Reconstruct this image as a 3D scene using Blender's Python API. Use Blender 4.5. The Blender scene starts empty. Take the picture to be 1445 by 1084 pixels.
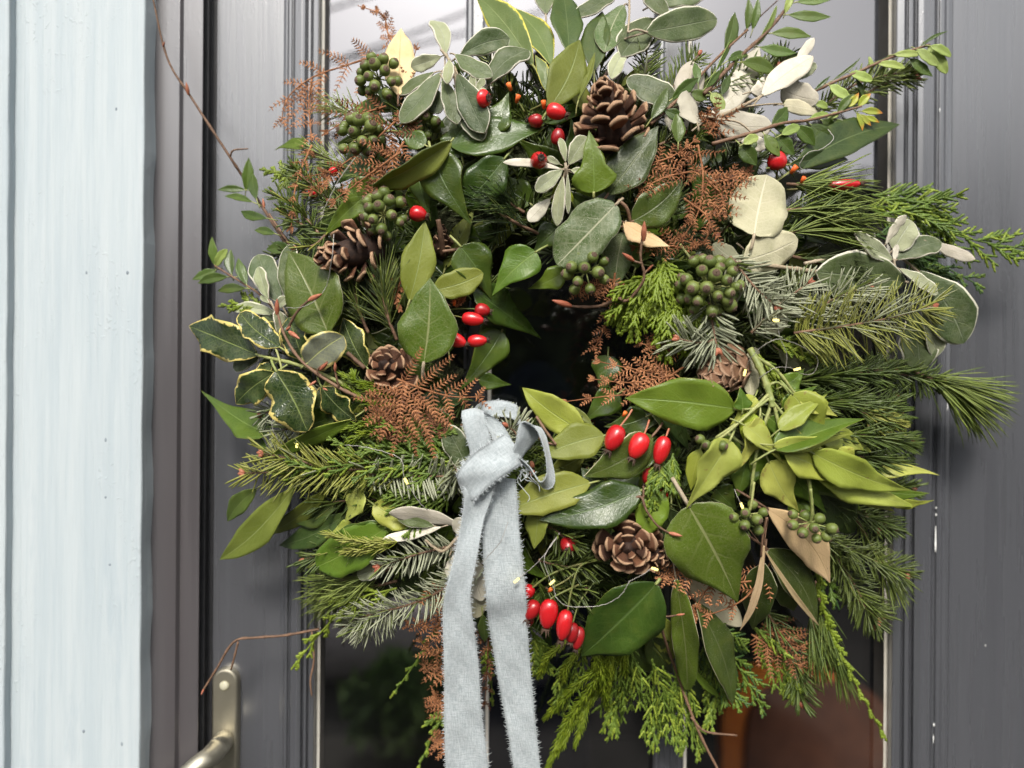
import bpy, math, random
from mathutils import Vector, Matrix
R = math.radians
sc = bpy.context.scene
COL = sc.collection
# ------------------------------------------------------------------ camera, world, sun, exposure
D, LENS, SW, ROLL = 0.70, 26.0, 36.0, R(0.42)
PX = SW / LENS / 1445.0
CR, SR = math.cos(ROLL), math.sin(ROLL)
cam_d = bpy.data.cameras.new('camera')
cam = bpy.data.objects.new('camera', cam_d)
COL.objects.link(cam)
cam_d.lens, cam_d.sensor_width, cam_d.sensor_fit = LENS, SW, 'HORIZONTAL'
cam_d.clip_start, cam_d.clip_end = 0.02, 400
cam.matrix_world = Matrix(((CR, -SR, 0, 0), (0, 0, -1, -D), (SR, CR, 0, 0), (0, 0, 0, 1)))
cam_d.dof.use_dof = True
cam_d.dof.focus_distance = D - 0.105
cam_d.dof.aperture_fstop = 2.5
sc.camera = cam

SUN_EL, SUN_AZ = R(43), R(184)          # azimuth measured from +Y towards +X: behind the camera, a little to its left
w = bpy.data.worlds.new('World')
sc.world = w
w.use_nodes = True
nt = w.node_tree
nt.nodes.clear()
sky = nt.nodes.new('ShaderNodeTexSky')
sky.sky_type = 'NISHITA'
sky.sun_disc = False
sky.sun_elevation, sky.sun_rotation = SUN_EL, SUN_AZ
sky.dust_density, sky.air_density, sky.ozone_density = 3.0, 1.0, 1.0
hs_ = nt.nodes.new('ShaderNodeHueSaturation')
hs_.inputs['Saturation'].default_value = 0.14      # thin overcast: a whiter sky
bg = nt.nodes.new('ShaderNodeBackground')
bg.inputs['Strength'].default_value = 0.10
wo = nt.nodes.new('ShaderNodeOutputWorld')
nt.links.new(sky.outputs[0], hs_.inputs['Color'])
nt.links.new(hs_.outputs[0], bg.inputs[0])
nt.links.new(bg.outputs[0], wo.inputs[0])
sun_d = bpy.data.lights.new('sun', 'SUN')
sun_d.energy, sun_d.angle, sun_d.color = 1.5, R(14), (1.0, 0.94, 0.84)
sun = bpy.data.objects.new('sun', sun_d)
COL.objects.link(sun)
sdir = Vector((math.sin(SUN_AZ) * math.cos(SUN_EL), math.cos(SUN_AZ) * math.cos(SUN_EL), math.sin(SUN_EL)))
sun.rotation_euler = sdir.to_track_quat('Z', 'Y').to_euler()
sun.location = sdir * 8
vs = sc.view_settings
vs.view_transform, vs.look, vs.exposure, vs.gamma, vs.use_curve_mapping = 'Standard', 'None', 1.28, 1.0, False

# ------------------------------------------------------------------ helpers
def P(px, py, h):
    """the point h centimetres in front of the door leaf that the photograph shows at (px, py)"""
    a, b, d = (px - 722.5) * PX, -(py - 542) * PX, D - h / 100
    return Vector(((a * CR - b * SR) * d, -h / 100, (a * SR + b * CR) * d))
def S(h=10): return PX * (D - h / 100)
def X(px, h): return (px - 722.5) * PX * (D - h / 100)
def hs(px, py):
    r = math.hypot(px - 785, py - 490)
    return 3.0 + 6.5 * math.sqrt(max(0.0, 1 - ((r - 250) / 235) ** 2))
def PZ(px, py, z): return P(px, py, hs(px, py) + z * 0.8)

def tag(o, label=None, cat=None, group=None, kind=None):
    if label: o['label'] = label
    if cat: o['category'] = cat
    if group: o['group'] = group
    if kind: o['kind'] = kind
    return o
def empty(name, label, cat, loc, group=None):
    o = bpy.data.objects.new(name, None)
    o.empty_display_size = 0.01
    COL.objects.link(o)
    o.location = loc
    return tag(o, label, cat, group)
def wl(o):
    """world location of an unrotated thing or part"""
    v = Vector(o.location)
    while o.parent:
        o = o.parent
        v += Vector(o.location)
    return v
class MB:
    def __init__(s): s.v, s.f, s.m, s.uv = [], [], [], {}
    def add(s, vs, fs, m=0, uvs=None):
        b = len(s.v)
        s.v += vs
        for f in fs:
            s.f.append(tuple(i + b for i in f)); s.m.append(m)
        if uvs:
            for i, u in enumerate(uvs): s.uv[b + i] = u
    def mesh(s, name, mats, origin=Vector((0, 0, 0)), smooth=True):
        me = bpy.data.meshes.new(name)
        me.from_pydata([tuple(Vector(p) - origin) for p in s.v], [], s.f)
        for m in mats: me.materials.append(m)
        me.polygons.foreach_set('material_index', s.m)
        if smooth: me.polygons.foreach_set('use_smooth', [True] * len(s.f))
        if s.uv:
            ul = me.uv_layers.new(name='UVMap')
            flat = []
            for l in me.loops: flat += s.uv.get(l.vertex_index, (0.5, 0.5))
            ul.data.foreach_set('uv', flat)
        me.update()
        return me
    def build(s, name, mats, parent=None, origin=None, smooth=True):
        if origin is None: origin = wl(parent) if parent else (Vector(s.v[0]) if s.v else Vector())
        o = bpy.data.objects.new(name, s.mesh(name, mats, origin, smooth))
        COL.objects.link(o)
        if parent:
            o.parent = parent
            o.location = origin - wl(parent)
        else: o.location = origin
        return o
def link(name, me, parent, loc, rot=None, scale=None):
    o = bpy.data.objects.new(name, me)
    COL.objects.link(o)
    o.parent = parent
    o.location = loc - wl(parent) if parent else loc
    if rot is not None:
        o.rotation_mode = 'QUATERNION'; o.rotation_quaternion = rot
    if scale is not None: o.scale = scale if hasattr(scale, '__len__') else (scale,) * 3
    return o
def cat(pts, n):
    """n+1 points on a smooth curve through pts"""
    pts = [Vector(p) for p in pts]
    if len(pts) == 2: return [pts[0].lerp(pts[1], i / n) for i in range(n + 1)]
    q = [pts[0] * 2 - pts[1]] + pts + [pts[-1] * 2 - pts[-2]]
    k, out = len(pts) - 1, []
    for i in range(n + 1):
        t = i / n * k
        j = min(int(t), k - 1)
        t -= j
        a, b, c, d = q[j:j + 4]
        out.append(0.5 * ((2 * b) + (c - a) * t + (2 * a - 5 * b + 4 * c - d) * t * t + (3 * b - a - 3 * c + d) * t ** 3))
    return out
def tangents(p):
    return [(p[min(i + 1, len(p) - 1)] - p[max(i - 1, 0)]).normalized() for i in range(len(p))]
FRONT = Vector((0, -1, 0))
def perp(t, ref=FRONT):
    a = ref - t * ref.dot(t)
    if a.length < 1e-4: a = t.orthogonal()
    a.normalize()
    return a, t.cross(a)
def tube(mb, pts, r, sides=5, m=0, cap=True):
    n = len(pts)
    T = tangents(pts)
    vs = []
    for i, p in enumerate(pts):
        a, b = perp(T[i])
        rr = r[i] if hasattr(r, '__len__') else r
        for k in range(sides):
            an = 2 * math.pi * k / sides
            vs.append(p + a * (rr * math.cos(an)) + b * (rr * math.sin(an)))
    fs = [(i * sides + k, i * sides + (k + 1) % sides, (i + 1) * sides + (k + 1) % sides, (i + 1) * sides + k) for i in range(n - 1) for k in range(sides)]
    if cap: fs += [tuple(range(sides))[::-1], tuple((n - 1) * sides + k for k in range(sides))]
    mb.add(vs, fs, m, [(0.5, 0.5)] * len(vs))
def lathe(mb, prof, seg=14, m=0, M=Matrix()):
    vs = [M @ Vector((r * math.cos(2 * math.pi * k / seg), r * math.sin(2 * math.pi * k / seg), z)) for r, z in prof for k in range(seg)]
    fs = [(i * seg + k, i * seg + (k + 1) % seg, (i + 1) * seg + (k + 1) % seg, (i + 1) * seg + k) for i in range(len(prof) - 1) for k in range(seg)]
    mb.add(vs, fs, m)
def box(mb, x0, x1, y0, y1, z0, z1, m=0):
    v = [Vector((x, y, z)) for x in (x0, x1) for y in (y0, y1) for z in (z0, z1)]
    mb.add(v, [(0, 1, 3, 2), (4, 6, 7, 5), (0, 4, 5, 1), (2, 3, 7, 6), (0, 2, 6, 4), (1, 5, 7, 3)], m)

# ------------------------------------------------------------------ materials
class N:
    """small node-tree builder"""
    def __init__(s, name):
        s.mat = bpy.data.materials.new(name); s.mat.use_nodes = True
        s.t = s.mat.node_tree; s.t.nodes.clear()
        s.out = s.new('ShaderNodeOutputMaterial')
    def new(s, k, **kw):
        n = s.t.nodes.new(k)
        for a, b in kw.items(): setattr(n, a, b)
        return n
    def put(s, sock, v):
        if isinstance(v, bpy.types.NodeSocket): s.t.links.new(v, sock)
        elif hasattr(v, '__len__') and len(v) == 3 and sock.type == 'RGBA': sock.default_value = (*v, 1)
        else: sock.default_value = v
    def math(s, op, a, b=None, c=None, clamp=False):
        n = s.new('ShaderNodeMath', operation=op, use_clamp=clamp)
        s.put(n.inputs[0], a)
        if b is not None: s.put(n.inputs[1], b)
        if c is not None: s.put(n.inputs[2], c)
        return n.outputs[0]
    def mix(s, f, a, b, mode='MIX'):
        n = s.new('ShaderNodeMix', data_type='RGBA', blend_type=mode)
        s.put(n.inputs[0], f); s.put(n.inputs[6], a); s.put(n.inputs[7], b)
        return n.outputs[2]
    def step(s, x, a, b):
        n = s.new('ShaderNodeMapRange', interpolation_type='SMOOTHSTEP')
        s.put(n.inputs[0], x); s.put(n.inputs[1], a); s.put(n.inputs[2], b)
        return n.outputs[0]
    def noise(s, scale, detail=3, rough=0.55, vec=None):
        n = s.new('ShaderNodeTexNoise')
        n.inputs['Scale'].default_value = scale; n.inputs['Detail'].default_value = detail; n.inputs['Roughness'].default_value = rough
        if vec is not None: s.t.links.new(vec, n.inputs['Vector'])
        return n.outputs[0]
    def obj(s, scale=None):
        o = s.new('ShaderNodeTexCoord').outputs['Object']
        if scale is None: return o
        m = s.new('ShaderNodeMapping'); m.inputs['Scale'].default_value = scale
        s.t.links.new(o, m.inputs[0])
        return m.outputs[0]
    def rnd(s): return s.new('ShaderNodeObjectInfo').outputs['Random']
    def bump(s, h, strength=0.3, dist=0.001):
        n = s.new('ShaderNodeBump')
        n.inputs['Strength'].default_value = strength; n.inputs['Distance'].default_value = dist
        s.put(n.inputs['Height'], h)
        return n.outputs[0]
    def finish(s, col, rough=0.5, nrm=None, spec=0.5, trans=0.0, tcol=None, metal=0, sheen=0, coat=0, ior=1.5):
        b = s.new('ShaderNodeBsdfPrincipled')
        s.put(b.inputs['Base Color'], col); s.put(b.inputs['Roughness'], rough); s.put(b.inputs['Specular IOR Level'], spec)
        b.inputs['Metallic'].default_value = metal; b.inputs['IOR'].default_value = ior
        b.inputs['Sheen Weight'].default_value = sheen
        b.inputs['Coat Weight'].default_value = coat
        b.inputs['Coat Roughness'].default_value = 0.2
        if nrm is not None: s.put(b.inputs['Normal'], nrm)
        sh = b.outputs[0]
        if trans:
            t = s.new('ShaderNodeBsdfTranslucent')
            s.put(t.inputs[0], tcol if tcol is not None else col)
            mx = s.new('ShaderNodeMixShader'); mx.inputs[0].default_value = trans
            s.t.links.new(sh, mx.inputs[1]); s.t.links.new(t.outputs[0], mx.inputs[2])
            sh = mx.outputs[0]
        s.t.links.new(sh, s.out.inputs[0])
        return s.mat
def leaf_mat(name, col, col2, vein=None, vein_amt=0.5, edge=None, edge_w=0.0, edge_ragged=0.0, speck=0.0, rough=0.35, spec=0.36, trans=0.12,
             side=9.0, dull=0.0, bumpy=0.35, spots=0.0, tip=None):
    n = N(name)
    uv = n.new('ShaderNodeUVMap', uv_map='UVMap').outputs[0]
    sep = n.new('ShaderNodeSeparateXYZ'); n.t.links.new(uv, sep.inputs[0])
    u, v = sep.outputs[0], sep.outputs[1]
    uu = n.math('MULTIPLY', n.math('ABSOLUTE', n.math('SUBTRACT', u, 0.5)), 2.0)
    oc = n.obj()
    r = n.rnd()
    big = n.noise(30, 3, 0.55, oc)
    fine = n.noise(420, 3, 0.6, oc)
    c = n.mix(n.step(n.math('ADD', big, n.math('MULTIPLY', n.math('SUBTRACT', r, 0.5), 0.45)), 0.3, 0.7), col, col2)
    hv = n.new('ShaderNodeHueSaturation')
    n.put(hv.inputs['Value'], n.math('ADD', 0.78, n.math('MULTIPLY', n.math('FRACT', n.math('MULTIPLY', r, 7.31)), 0.5)))
    n.put(hv.inputs['Hue'], n.math('ADD', 0.488, n.math('MULTIPLY', n.math('FRACT', n.math('MULTIPLY', r, 13.7)), 0.02)))
    n.put(hv.inputs['Color'], n.mix(n.math('MULTIPLY', n.step(n.noise(95, 4, 0.65, oc), 0.45, 0.75), 0.35), c, n.mix(0.5, c, (0.16, 0.17, 0.03))))
    c = hv.outputs[0]
    # midrib and side veins
    mid = n.math('SUBTRACT', 1.0, n.step(uu, 0.015, 0.055))
    wav = n.math('ADD', n.math('SUBTRACT', n.math('MULTIPLY', v, side), n.math('MULTIPLY', uu, side * 0.24)), n.math('MULTIPLY', big, 0.5))
    fr = n.math('ABSOLUTE', n.math('SUBTRACT', n.math('FRACT', wav), 0.5))
    sv = n.math('MULTIPLY', n.math('SUBTRACT', 1.0, n.step(fr, 0.02, 0.09)), n.math('SUBTRACT', 0.75, n.math('MULTIPLY', uu, 0.7)), clamp=True)
    vr = n.new('ShaderNodeTexVoronoi', feature='DISTANCE_TO_EDGE'); vr.inputs['Scale'].default_value = 330
    n.t.links.new(oc, vr.inputs['Vector'])
    net = n.math('SUBTRACT', 1.0, n.step(vr.outputs[0], 0.02, 0.16))
    vmask = n.math('MAXIMUM', n.math('MAXIMUM', mid, n.math('MULTIPLY', sv, 0.5)), n.math('MULTIPLY', net, 0.16))
    if vein: c = n.mix(n.math('MULTIPLY', vmask, vein_amt), c, vein)
    if speck:
        vo = n.new('ShaderNodeTexVoronoi'); vo.inputs['Scale'].default_value = 900
        n.t.links.new(oc, vo.inputs['Vector'])
        sp = n.math('MULTIPLY', n.math('SUBTRACT', 1.0, n.step(vo.outputs[0], 0.12, 0.34)), n.step(n.noise(130, 2, 0.6, oc), 0.42, 0.62))
        c = n.mix(n.math('MULTIPLY', sp, speck), c, (0.50, 0.50, 0.38))
    if dull: c = n.mix(n.math('MULTIPLY', n.step(n.noise(90, 4, 0.65, oc), 0.35, 0.75), dull), c, (0.33, 0.35, 0.25))
    if spots:
        c = n.mix(n.math('MULTIPLY', n.step(n.noise(160, 2, 0.5, oc), 0.68, 0.74), spots), c, (0.22, 0.11, 0.05))
    if edge:
        th = n.math('SUBTRACT', 1.0 - edge_w, n.math('MULTIPLY', n.math('SUBTRACT', n.noise(170, 3, 0.7, oc), 0.5), edge_ragged))
        tipw = n.step(v, 0.90, 1.0)
        em = n.step(n.math('ADD', uu, n.math('MULTIPLY', tipw, edge_w * 1.5)), th, n.math('ADD', th, 0.06 if edge_ragged else 0.03))
        c = n.mix(em, c, edge)
    if tip: c = n.mix(n.step(v, 0.6, 1.0), c, tip)
    h = n.math('ADD', n.math('MULTIPLY', vmask, -0.8), n.math('ADD', n.math('MULTIPLY', big, 1.5), n.math('MULTIPLY', fine, 0.25)))
    ro = n.math('ADD', rough, n.math('MULTIPLY', n.math('SUBTRACT', big, 0.5), 0.35), clamp=True)
    return n.finish(c, ro, n.bump(h, bumpy, 0.0012), spec, trans, n.mix(0.6, c, (0.35, 0.5, 0.05)) if trans > 0.05 else None)
def plain(name, a, b, scale=60, rough=0.6, spec=0.4, bumpy=0.3, bscale=300, trans=0, stretch=None, metal=0, dist=0.001, sheen=0, coat=0):
    n = N(name)
    oc = n.obj(stretch) if stretch else n.obj()
    f = n.step(n.math('ADD', n.noise(scale, 4, 0.6, oc), n.math('MULTIPLY', n.math('SUBTRACT', n.rnd(), 0.5), 0.3)), 0.3, 0.7)
    return n.finish(n.mix(f, a, b), rough, n.bump(n.noise(bscale, 3, 0.6, oc), bumpy, dist), spec, trans, None, metal, sheen, coat)

M = {}
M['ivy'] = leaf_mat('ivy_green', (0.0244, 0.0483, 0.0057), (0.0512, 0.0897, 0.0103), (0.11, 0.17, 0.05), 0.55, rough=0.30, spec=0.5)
M['ivy_mid'] = leaf_mat('ivy_mid_green', (0.07, 0.126, 0.012), (0.1119, 0.18, 0.018), (0.20, 0.28, 0.07), 0.6, rough=0.34, trans=0.2)
M['ivy_pale'] = leaf_mat('ivy_pale_green', (0.3148, 0.363, 0.0528), (0.4198, 0.451, 0.0935), (0.38, 0.43, 0.15), 0.5, rough=0.42, trans=0.22, spots=0.5)
M['yellow'] = leaf_mat('yellow_green_leaf', (0.27, 0.34, 0.02), (0.33, 0.36, 0.04), (0.42, 0.44, 0.10), 0.5, rough=0.42, trans=0.3)
M['speck'] = leaf_mat('speckled_green', (0.0641, 0.1034, 0.0088), (0.0933, 0.1375, 0.0132), (0.26, 0.27, 0.12), 0.75, (0.35, 0.33, 0.2), 0.015, 0, 0.25, rough=0.36, side=5)
M['speck_dark'] = leaf_mat('speckled_dark_green', (0.0317, 0.0529, 0.0092), (0.0561, 0.0851, 0.0149), (0.15, 0.17, 0.08), 0.6, (0.4, 0.38, 0.25), 0.02, 0, 0.35, rough=0.36, side=5)
M['dusty'] = leaf_mat('dusty_green', (0.055, 0.105, 0.020), (0.10, 0.15, 0.05), (0.40, 0.40, 0.26), 0.9, (0.42, 0.42, 0.32), 0.02, 0, 0.8, rough=0.4, dull=0.35, side=5)
M['olearia'] = leaf_mat('felted_grey_green', (0.040, 0.064, 0.018), (0.070, 0.098, 0.032), (0.22, 0.25, 0.16), 0.55, (0.62, 0.60, 0.48), 0.085, 0, 0.25, rough=0.5, dull=0.18, side=6, bumpy=0.6)
M['felt_pale'] = leaf_mat('felted_pale_green', (0.24, 0.265, 0.15), (0.33, 0.35, 0.22), (0.46, 0.48, 0.38), 0.6, (0.68, 0.66, 0.54), 0.10, 0, 0.4, rough=0.8, side=6, bumpy=0.6, spec=0.2)
M['felt'] = leaf_mat('white_felt', (0.52, 0.48, 0.39), (0.64, 0.60, 0.50), (0.42, 0.37, 0.28), 0.5, rough=0.9, spec=0.15, trans=0.06, side=6)
M['cream'] = leaf_mat('cream_underside', (0.42, 0.40, 0.26), (0.52, 0.48, 0.33), (0.64, 0.60, 0.45), 0.7, rough=0.8, spec=0.2, trans=0.06, side=6)
M['greyunder'] = leaf_mat('grey_underside', (0.17, 0.18, 0.11), (0.26, 0.26, 0.17), (0.42, 0.40, 0.3), 0.6, rough=0.8, spec=0.2, side=6)
M['beige'] = leaf_mat('beige_dry_leaf', (0.52, 0.38, 0.20), (0.62, 0.47, 0.27), (0.36, 0.24, 0.11), 0.6, rough=0.7, spec=0.25, trans=0.1, side=7)
M['bay'] = leaf_mat('bay_green', (0.0268, 0.0494, 0.0115), (0.0463, 0.0759, 0.0161), (0.12, 0.16, 0.06), 0.7, (0.2, 0.22, 0.1), 0.012, rough=0.36)
M['bay_under'] = leaf_mat('bay_underside', (0.1341, 0.161, 0.0207), (0.1889, 0.2127, 0.0345), (0.26, 0.31, 0.11), 0.7, rough=0.5, trans=0.2, side=11)
M['laurel'] = leaf_mat('laurel_green', (0.0525, 0.11, 0.011), (0.0933, 0.176, 0.0176), (0.22, 0.30, 0.06), 0.7, (0.25, 0.27, 0.1), 0.02, rough=0.35, trans=0.2)
M['privet'] = leaf_mat('privet_green', (0.0382, 0.0696, 0.0108), (0.0661, 0.1056, 0.0156), (0.15, 0.2, 0.07), 0.6, rough=0.32)
M['privet_mid'] = leaf_mat('privet_mid_green', (0.07, 0.12, 0.022), (0.10, 0.155, 0.03), (0.19, 0.23, 0.08), 0.6, rough=0.4, trans=0.2)
M['privet_pale'] = leaf_mat('privet_pale_green', (0.27, 0.36, 0.085), (0.33, 0.42, 0.12), (0.42, 0.47, 0.2), 0.5, rough=0.42, trans=0.25)
M['orange_tip'] = leaf_mat('orange_tipped', (0.30, 0.36, 0.04), (0.38, 0.40, 0.06), None, rough=0.42, trans=0.25, tip=(0.62, 0.22, 0.04))
M['holly'] = leaf_mat('variegated_holly', (0.014, 0.032, 0.008), (0.036, 0.060, 0.018), (0.24, 0.30, 0.08), 0.7, (0.66, 0.54, 0.17), 0.16, 0.55, rough=0.2, dull=0.1, bumpy=0.6)
M['holly_grey'] = leaf_mat('grey_holly', (0.16, 0.19, 0.14), (0.24, 0.26, 0.2), (0.45, 0.48, 0.2), 0.9, (0.66, 0.56, 0.2), 0.16, 0.3, rough=0.35)
M['varieg'] = leaf_mat('yellow_edged', (0.10, 0.15, 0.04), (0.15, 0.20, 0.06), (0.3, 0.34, 0.14), 0.5, (0.66, 0.58, 0.10), 0.14, 0.28, rough=0.4, trans=0.2)
M['twig'] = plain('brown_twig', (0.10, 0.055, 0.032), (0.20, 0.115, 0.07), 300, 0.65, bscale=900)
M['twig_pale'] = plain('pale_twig', (0.30, 0.24, 0.16), (0.40, 0.33, 0.24), 300, 0.75, bscale=900)
M['twig_dark'] = plain('dark_twig', (0.04, 0.028, 0.025), (0.09, 0.055, 0.045), 300, 0.6, bscale=900)
M['stem_green'] = plain('green_stem', (0.20, 0.24, 0.07), (0.32, 0.33, 0.12), 200, 0.5)
M['stem_hip'] = plain('hip_stem', (0.10, 0.13, 0.03), (0.17, 0.15, 0.05), 200, 0.5)
M['bud'] = plain('bud_red_brown', (0.30, 0.09, 0.05), (0.42, 0.16, 0.09), 300, 0.5)
M['orange'] = plain('cut_orange', (0.75, 0.12, 0.02), (0.85, 0.20, 0.04), 300, 0.5)
M['fir'] = plain('fir_green', (0.0636, 0.0975, 0.0175), (0.1259, 0.1625, 0.03), 90, 0.4, trans=0.08)
M['fir_pale'] = plain('fir_pale_side', (0.20, 0.22, 0.135), (0.31, 0.325, 0.22), 90, 0.5)
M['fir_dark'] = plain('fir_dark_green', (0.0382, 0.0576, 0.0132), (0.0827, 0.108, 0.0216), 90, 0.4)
M['fir_light'] = plain('fir_light_green', (0.1982, 0.22, 0.0385), (0.3265, 0.33, 0.077), 90, 0.45, trans=0.15)
M['pine'] = plain('pine_green', (0.09, 0.13, 0.030), (0.19, 0.23, 0.05), 120, 0.4, trans=0.08)
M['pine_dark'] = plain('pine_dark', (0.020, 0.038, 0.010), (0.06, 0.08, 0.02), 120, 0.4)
M['pine_light'] = plain('pine_light', (0.16, 0.21, 0.04), (0.26, 0.30, 0.08), 120, 0.45, trans=0.15)
M['cypress'] = plain('cypress_green', (0.066, 0.115, 0.014), (0.135, 0.20, 0.028), 90, 0.5, trans=0.1)
M['cypress_light'] = plain('cypress_light', (0.16, 0.225, 0.018), (0.25, 0.32, 0.04), 90, 0.5, trans=0.15)
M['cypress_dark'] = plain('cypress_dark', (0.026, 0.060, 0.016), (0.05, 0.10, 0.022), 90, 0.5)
M['crypto'] = plain('cryptomeria_green', (0.13, 0.19, 0.008), (0.25, 0.31, 0.02), 120, 0.5, trans=0.15)
M['crypto_dark'] = plain('cryptomeria_olive', (0.06, 0.095, 0.012), (0.12, 0.16, 0.02), 120, 0.5, trans=0.1)
M['fern'] = plain('dry_fern', (0.24, 0.098, 0.042), (0.44, 0.20, 0.092), 90, 0.7, spec=0.25, trans=0.12)
M['fern_dark'] = plain('dark_dry_fern', (0.12, 0.050, 0.026), (0.25, 0.110, 0.055), 90, 0.7, spec=0.25, trans=0.08)
M['hip'] = plain('rose_hip_red', (0.42, 0.010, 0.014), (0.62, 0.018, 0.020), 60, 0.22, 0.5, 0.12, 200, coat=0.3)
M['hip_dark'] = plain('rose_hip_dark_red', (0.22, 0.008, 0.010), (0.36, 0.012, 0.014), 60, 0.28, 0.5, 0.12, 200, coat=0.2)
M['calyx'] = plain('dry_calyx', (0.025, 0.014, 0.010), (0.08, 0.045, 0.028), 600, 0.8)
M['berry'] = plain('ivy_berry_green', (0.075, 0.105, 0.020), (0.15, 0.185, 0.045), 110, 0.4, bumpy=0.2)
M['berry_cap'] = plain('ivy_berry_cap', (0.085, 0.052, 0.032), (0.17, 0.115, 0.075), 500, 0.75, bumpy=0.6)
M['wire'] = plain('silver_wire', (0.30, 0.28, 0.25), (0.42, 0.40, 0.37), 300, 0.5, metal=0.6, bumpy=0.05)
M['resin'] = plain('clear_resin', (0.75, 0.72, 0.55), (0.85, 0.83, 0.7), 300, 0.1, trans=0.5)
M['moss'] = plain('dark_moss', (0.014, 0.022, 0.008), (0.045, 0.052, 0.020), 60, 0.9, bumpy=1.0, bscale=160, dist=0.01)
def led_mat():
    n = N('lit_led'); e = n.new('ShaderNodeEmission')
    e.inputs[0].default_value = (1.0, 0.80, 0.25, 1); e.inputs[1].default_value = 1.1
    n.t.links.new(e.outputs[0], n.out.inputs[0]); return n.mat
M['led'] = led_mat()
def scale_mat(name, dark, lightc, lip):
    n = N(name)
    uv = n.new('ShaderNodeUVMap', uv_map='UVMap').outputs[0]
    sep = n.new('ShaderNodeSeparateXYZ'); n.t.links.new(uv, sep.inputs[0])
    oc = n.obj()
    nz = n.noise(300, 4, 0.65, oc)
    st = n.noise(55, 3, 0.6, n.obj((16, 2, 2)))
    c = n.mix(n.step(n.math('ADD', n.math('MULTIPLY', n.math('SUBTRACT', n.rnd(), 0.5), 0.4), st), 0.3, 0.72), dark, lightc)
    c = n.mix(n.step(n.math('ADD', sep.outputs[1], n.math('MULTIPLY', n.math('SUBTRACT', nz, 0.5), 0.14)), 0.80, 0.92), c, lip)
    return n.finish(c, 0.6, n.bump(n.math('ADD', nz, st), 0.6, 0.0012), 0.35)
M['scale'] = scale_mat('cone_scale_brown', (0.055, 0.022, 0.012), (0.20, 0.085, 0.042), (0.48, 0.30, 0.18))
M['scale_tan'] = scale_mat('cone_scale_tan', (0.16, 0.080, 0.042), (0.28, 0.15, 0.085), (0.40, 0.25, 0.16))
M['cone_core'] = plain('cone_core', (0.02, 0.010, 0.007), (0.05, 0.024, 0.014), 300, 0.8)
def linen():
    n = N('blue_grey_linen')
    uv = n.new('ShaderNodeUVMap', uv_map='UVMap').outputs[0]
    def thread(sc_):
        m = n.new('ShaderNodeMapping'); m.inputs['Scale'].default_value = sc_
        n.t.links.new(uv, m.inputs[0])
        return n.noise(1.0, 3, 0.7, m.outputs[0])
    a, b = thread((190, 900, 1)), thread((1100, 130, 1))
    big = n.noise(45, 3, 0.5, n.obj())
    f = n.math('ADD', n.math('MULTIPLY', n.math('ADD', a, b), 0.5), n.math('MULTIPLY', n.math('SUBTRACT', big, 0.5), 0.06))
    return n.finish(n.mix(n.step(f, 0.36, 0.62), (0.33, 0.375, 0.395), (0.50, 0.54, 0.555)), 0.9, n.bump(n.math('ADD', a, b), 0.7, 0.0008), 0.2, 0.08, sheen=0.3)
M['linen'] = linen()
M['thread'] = plain('loose_thread', (0.50, 0.55, 0.57), (0.64, 0.68, 0.70), 300, 0.9, trans=0.1)
# ------------------------------------------------------------------ the setting: ground, hall, door, frame, wall, garden behind the camera
def paint_mat(name, a, b, rough, grain, pimples, spec=0.5, dirt=None):
    n = N(name)
    gr = n.noise(1.0, 5, 0.62, n.obj((260, 260, 9)))
    gr2 = n.noise(1.0, 3, 0.6, n.obj((70, 70, 3)))
    pim = n.math('MULTIPLY', n.step(n.noise(330, 2, 0.5, n.obj((1, 1, 0.75))), 0.58, 0.70), n.step(n.noise(1.0, 3, 0.6, n.obj((14, 14, 5))), 0.47, 0.62))
    c = n.mix(n.step(n.math('ADD', n.math('MULTIPLY', gr2, 0.6), n.math('MULTIPLY', gr, 0.4)), 0.35, 0.65), a, b)
    if dirt: c = n.mix(n.math('MULTIPLY', n.step(n.noise(1.0, 5, 0.7, n.obj((40, 40, 5))), 0.56, 0.72), 0.6), c, dirt)
    h = n.math('ADD', n.math('MULTIPLY', gr, grain), n.math('ADD', n.math('MULTIPLY', gr2, grain), n.math('MULTIPLY', pim, pimples)))
    ro = n.math('ADD', rough, n.math('MULTIPLY', n.math('SUBTRACT', gr2, 0.5), 0.2))
    return n.finish(c, ro, n.bump(h, 0.8, 0.0014), spec, ior=1.5 if spec < 0.4 else 2.2)
M['door'] = paint_mat('dark_grey_door_paint', (0.060, 0.062, 0.070), (0.068, 0.070, 0.079), 0.27, 0.11, 0.05, 0.5)
M['frame'] = paint_mat('dark_grey_frame_paint', (0.060, 0.054, 0.058), (0.070, 0.063, 0.067), 0.30, 0.06, 0.04, 0.5)
M['wall'] = paint_mat('pale_blue_wall_paint', (0.38, 0.435, 0.465), (0.445, 0.49, 0.51), 0.6, 0.8, 0.25, 0.3, (0.34, 0.40, 0.44))
M['gasket'] = plain('cream_gasket', (0.62, 0.58, 0.50), (0.72, 0.69, 0.62), 60, 0.5, bumpy=0.1)
M['rubber'] = plain('black_rubber', (0.030, 0.030, 0.033), (0.04, 0.04, 0.043), 60, 0.45)
M['nickel'] = plain('brushed_nickel', (0.42, 0.39, 0.31), (0.50, 0.47, 0.38), 60, 0.5, metal=1.0, bumpy=0.05)
M['chip'] = plain('bare_white_chip', (0.7, 0.7, 0.68), (0.8, 0.8, 0.78), 300, 0.6)
M['nail'] = plain('shaded_nail_dimple', (0.16, 0.19, 0.22), (0.26, 0.30, 0.33), 300, 0.7)  # flush disc: the shade inside the dimple is put into its colour
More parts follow.
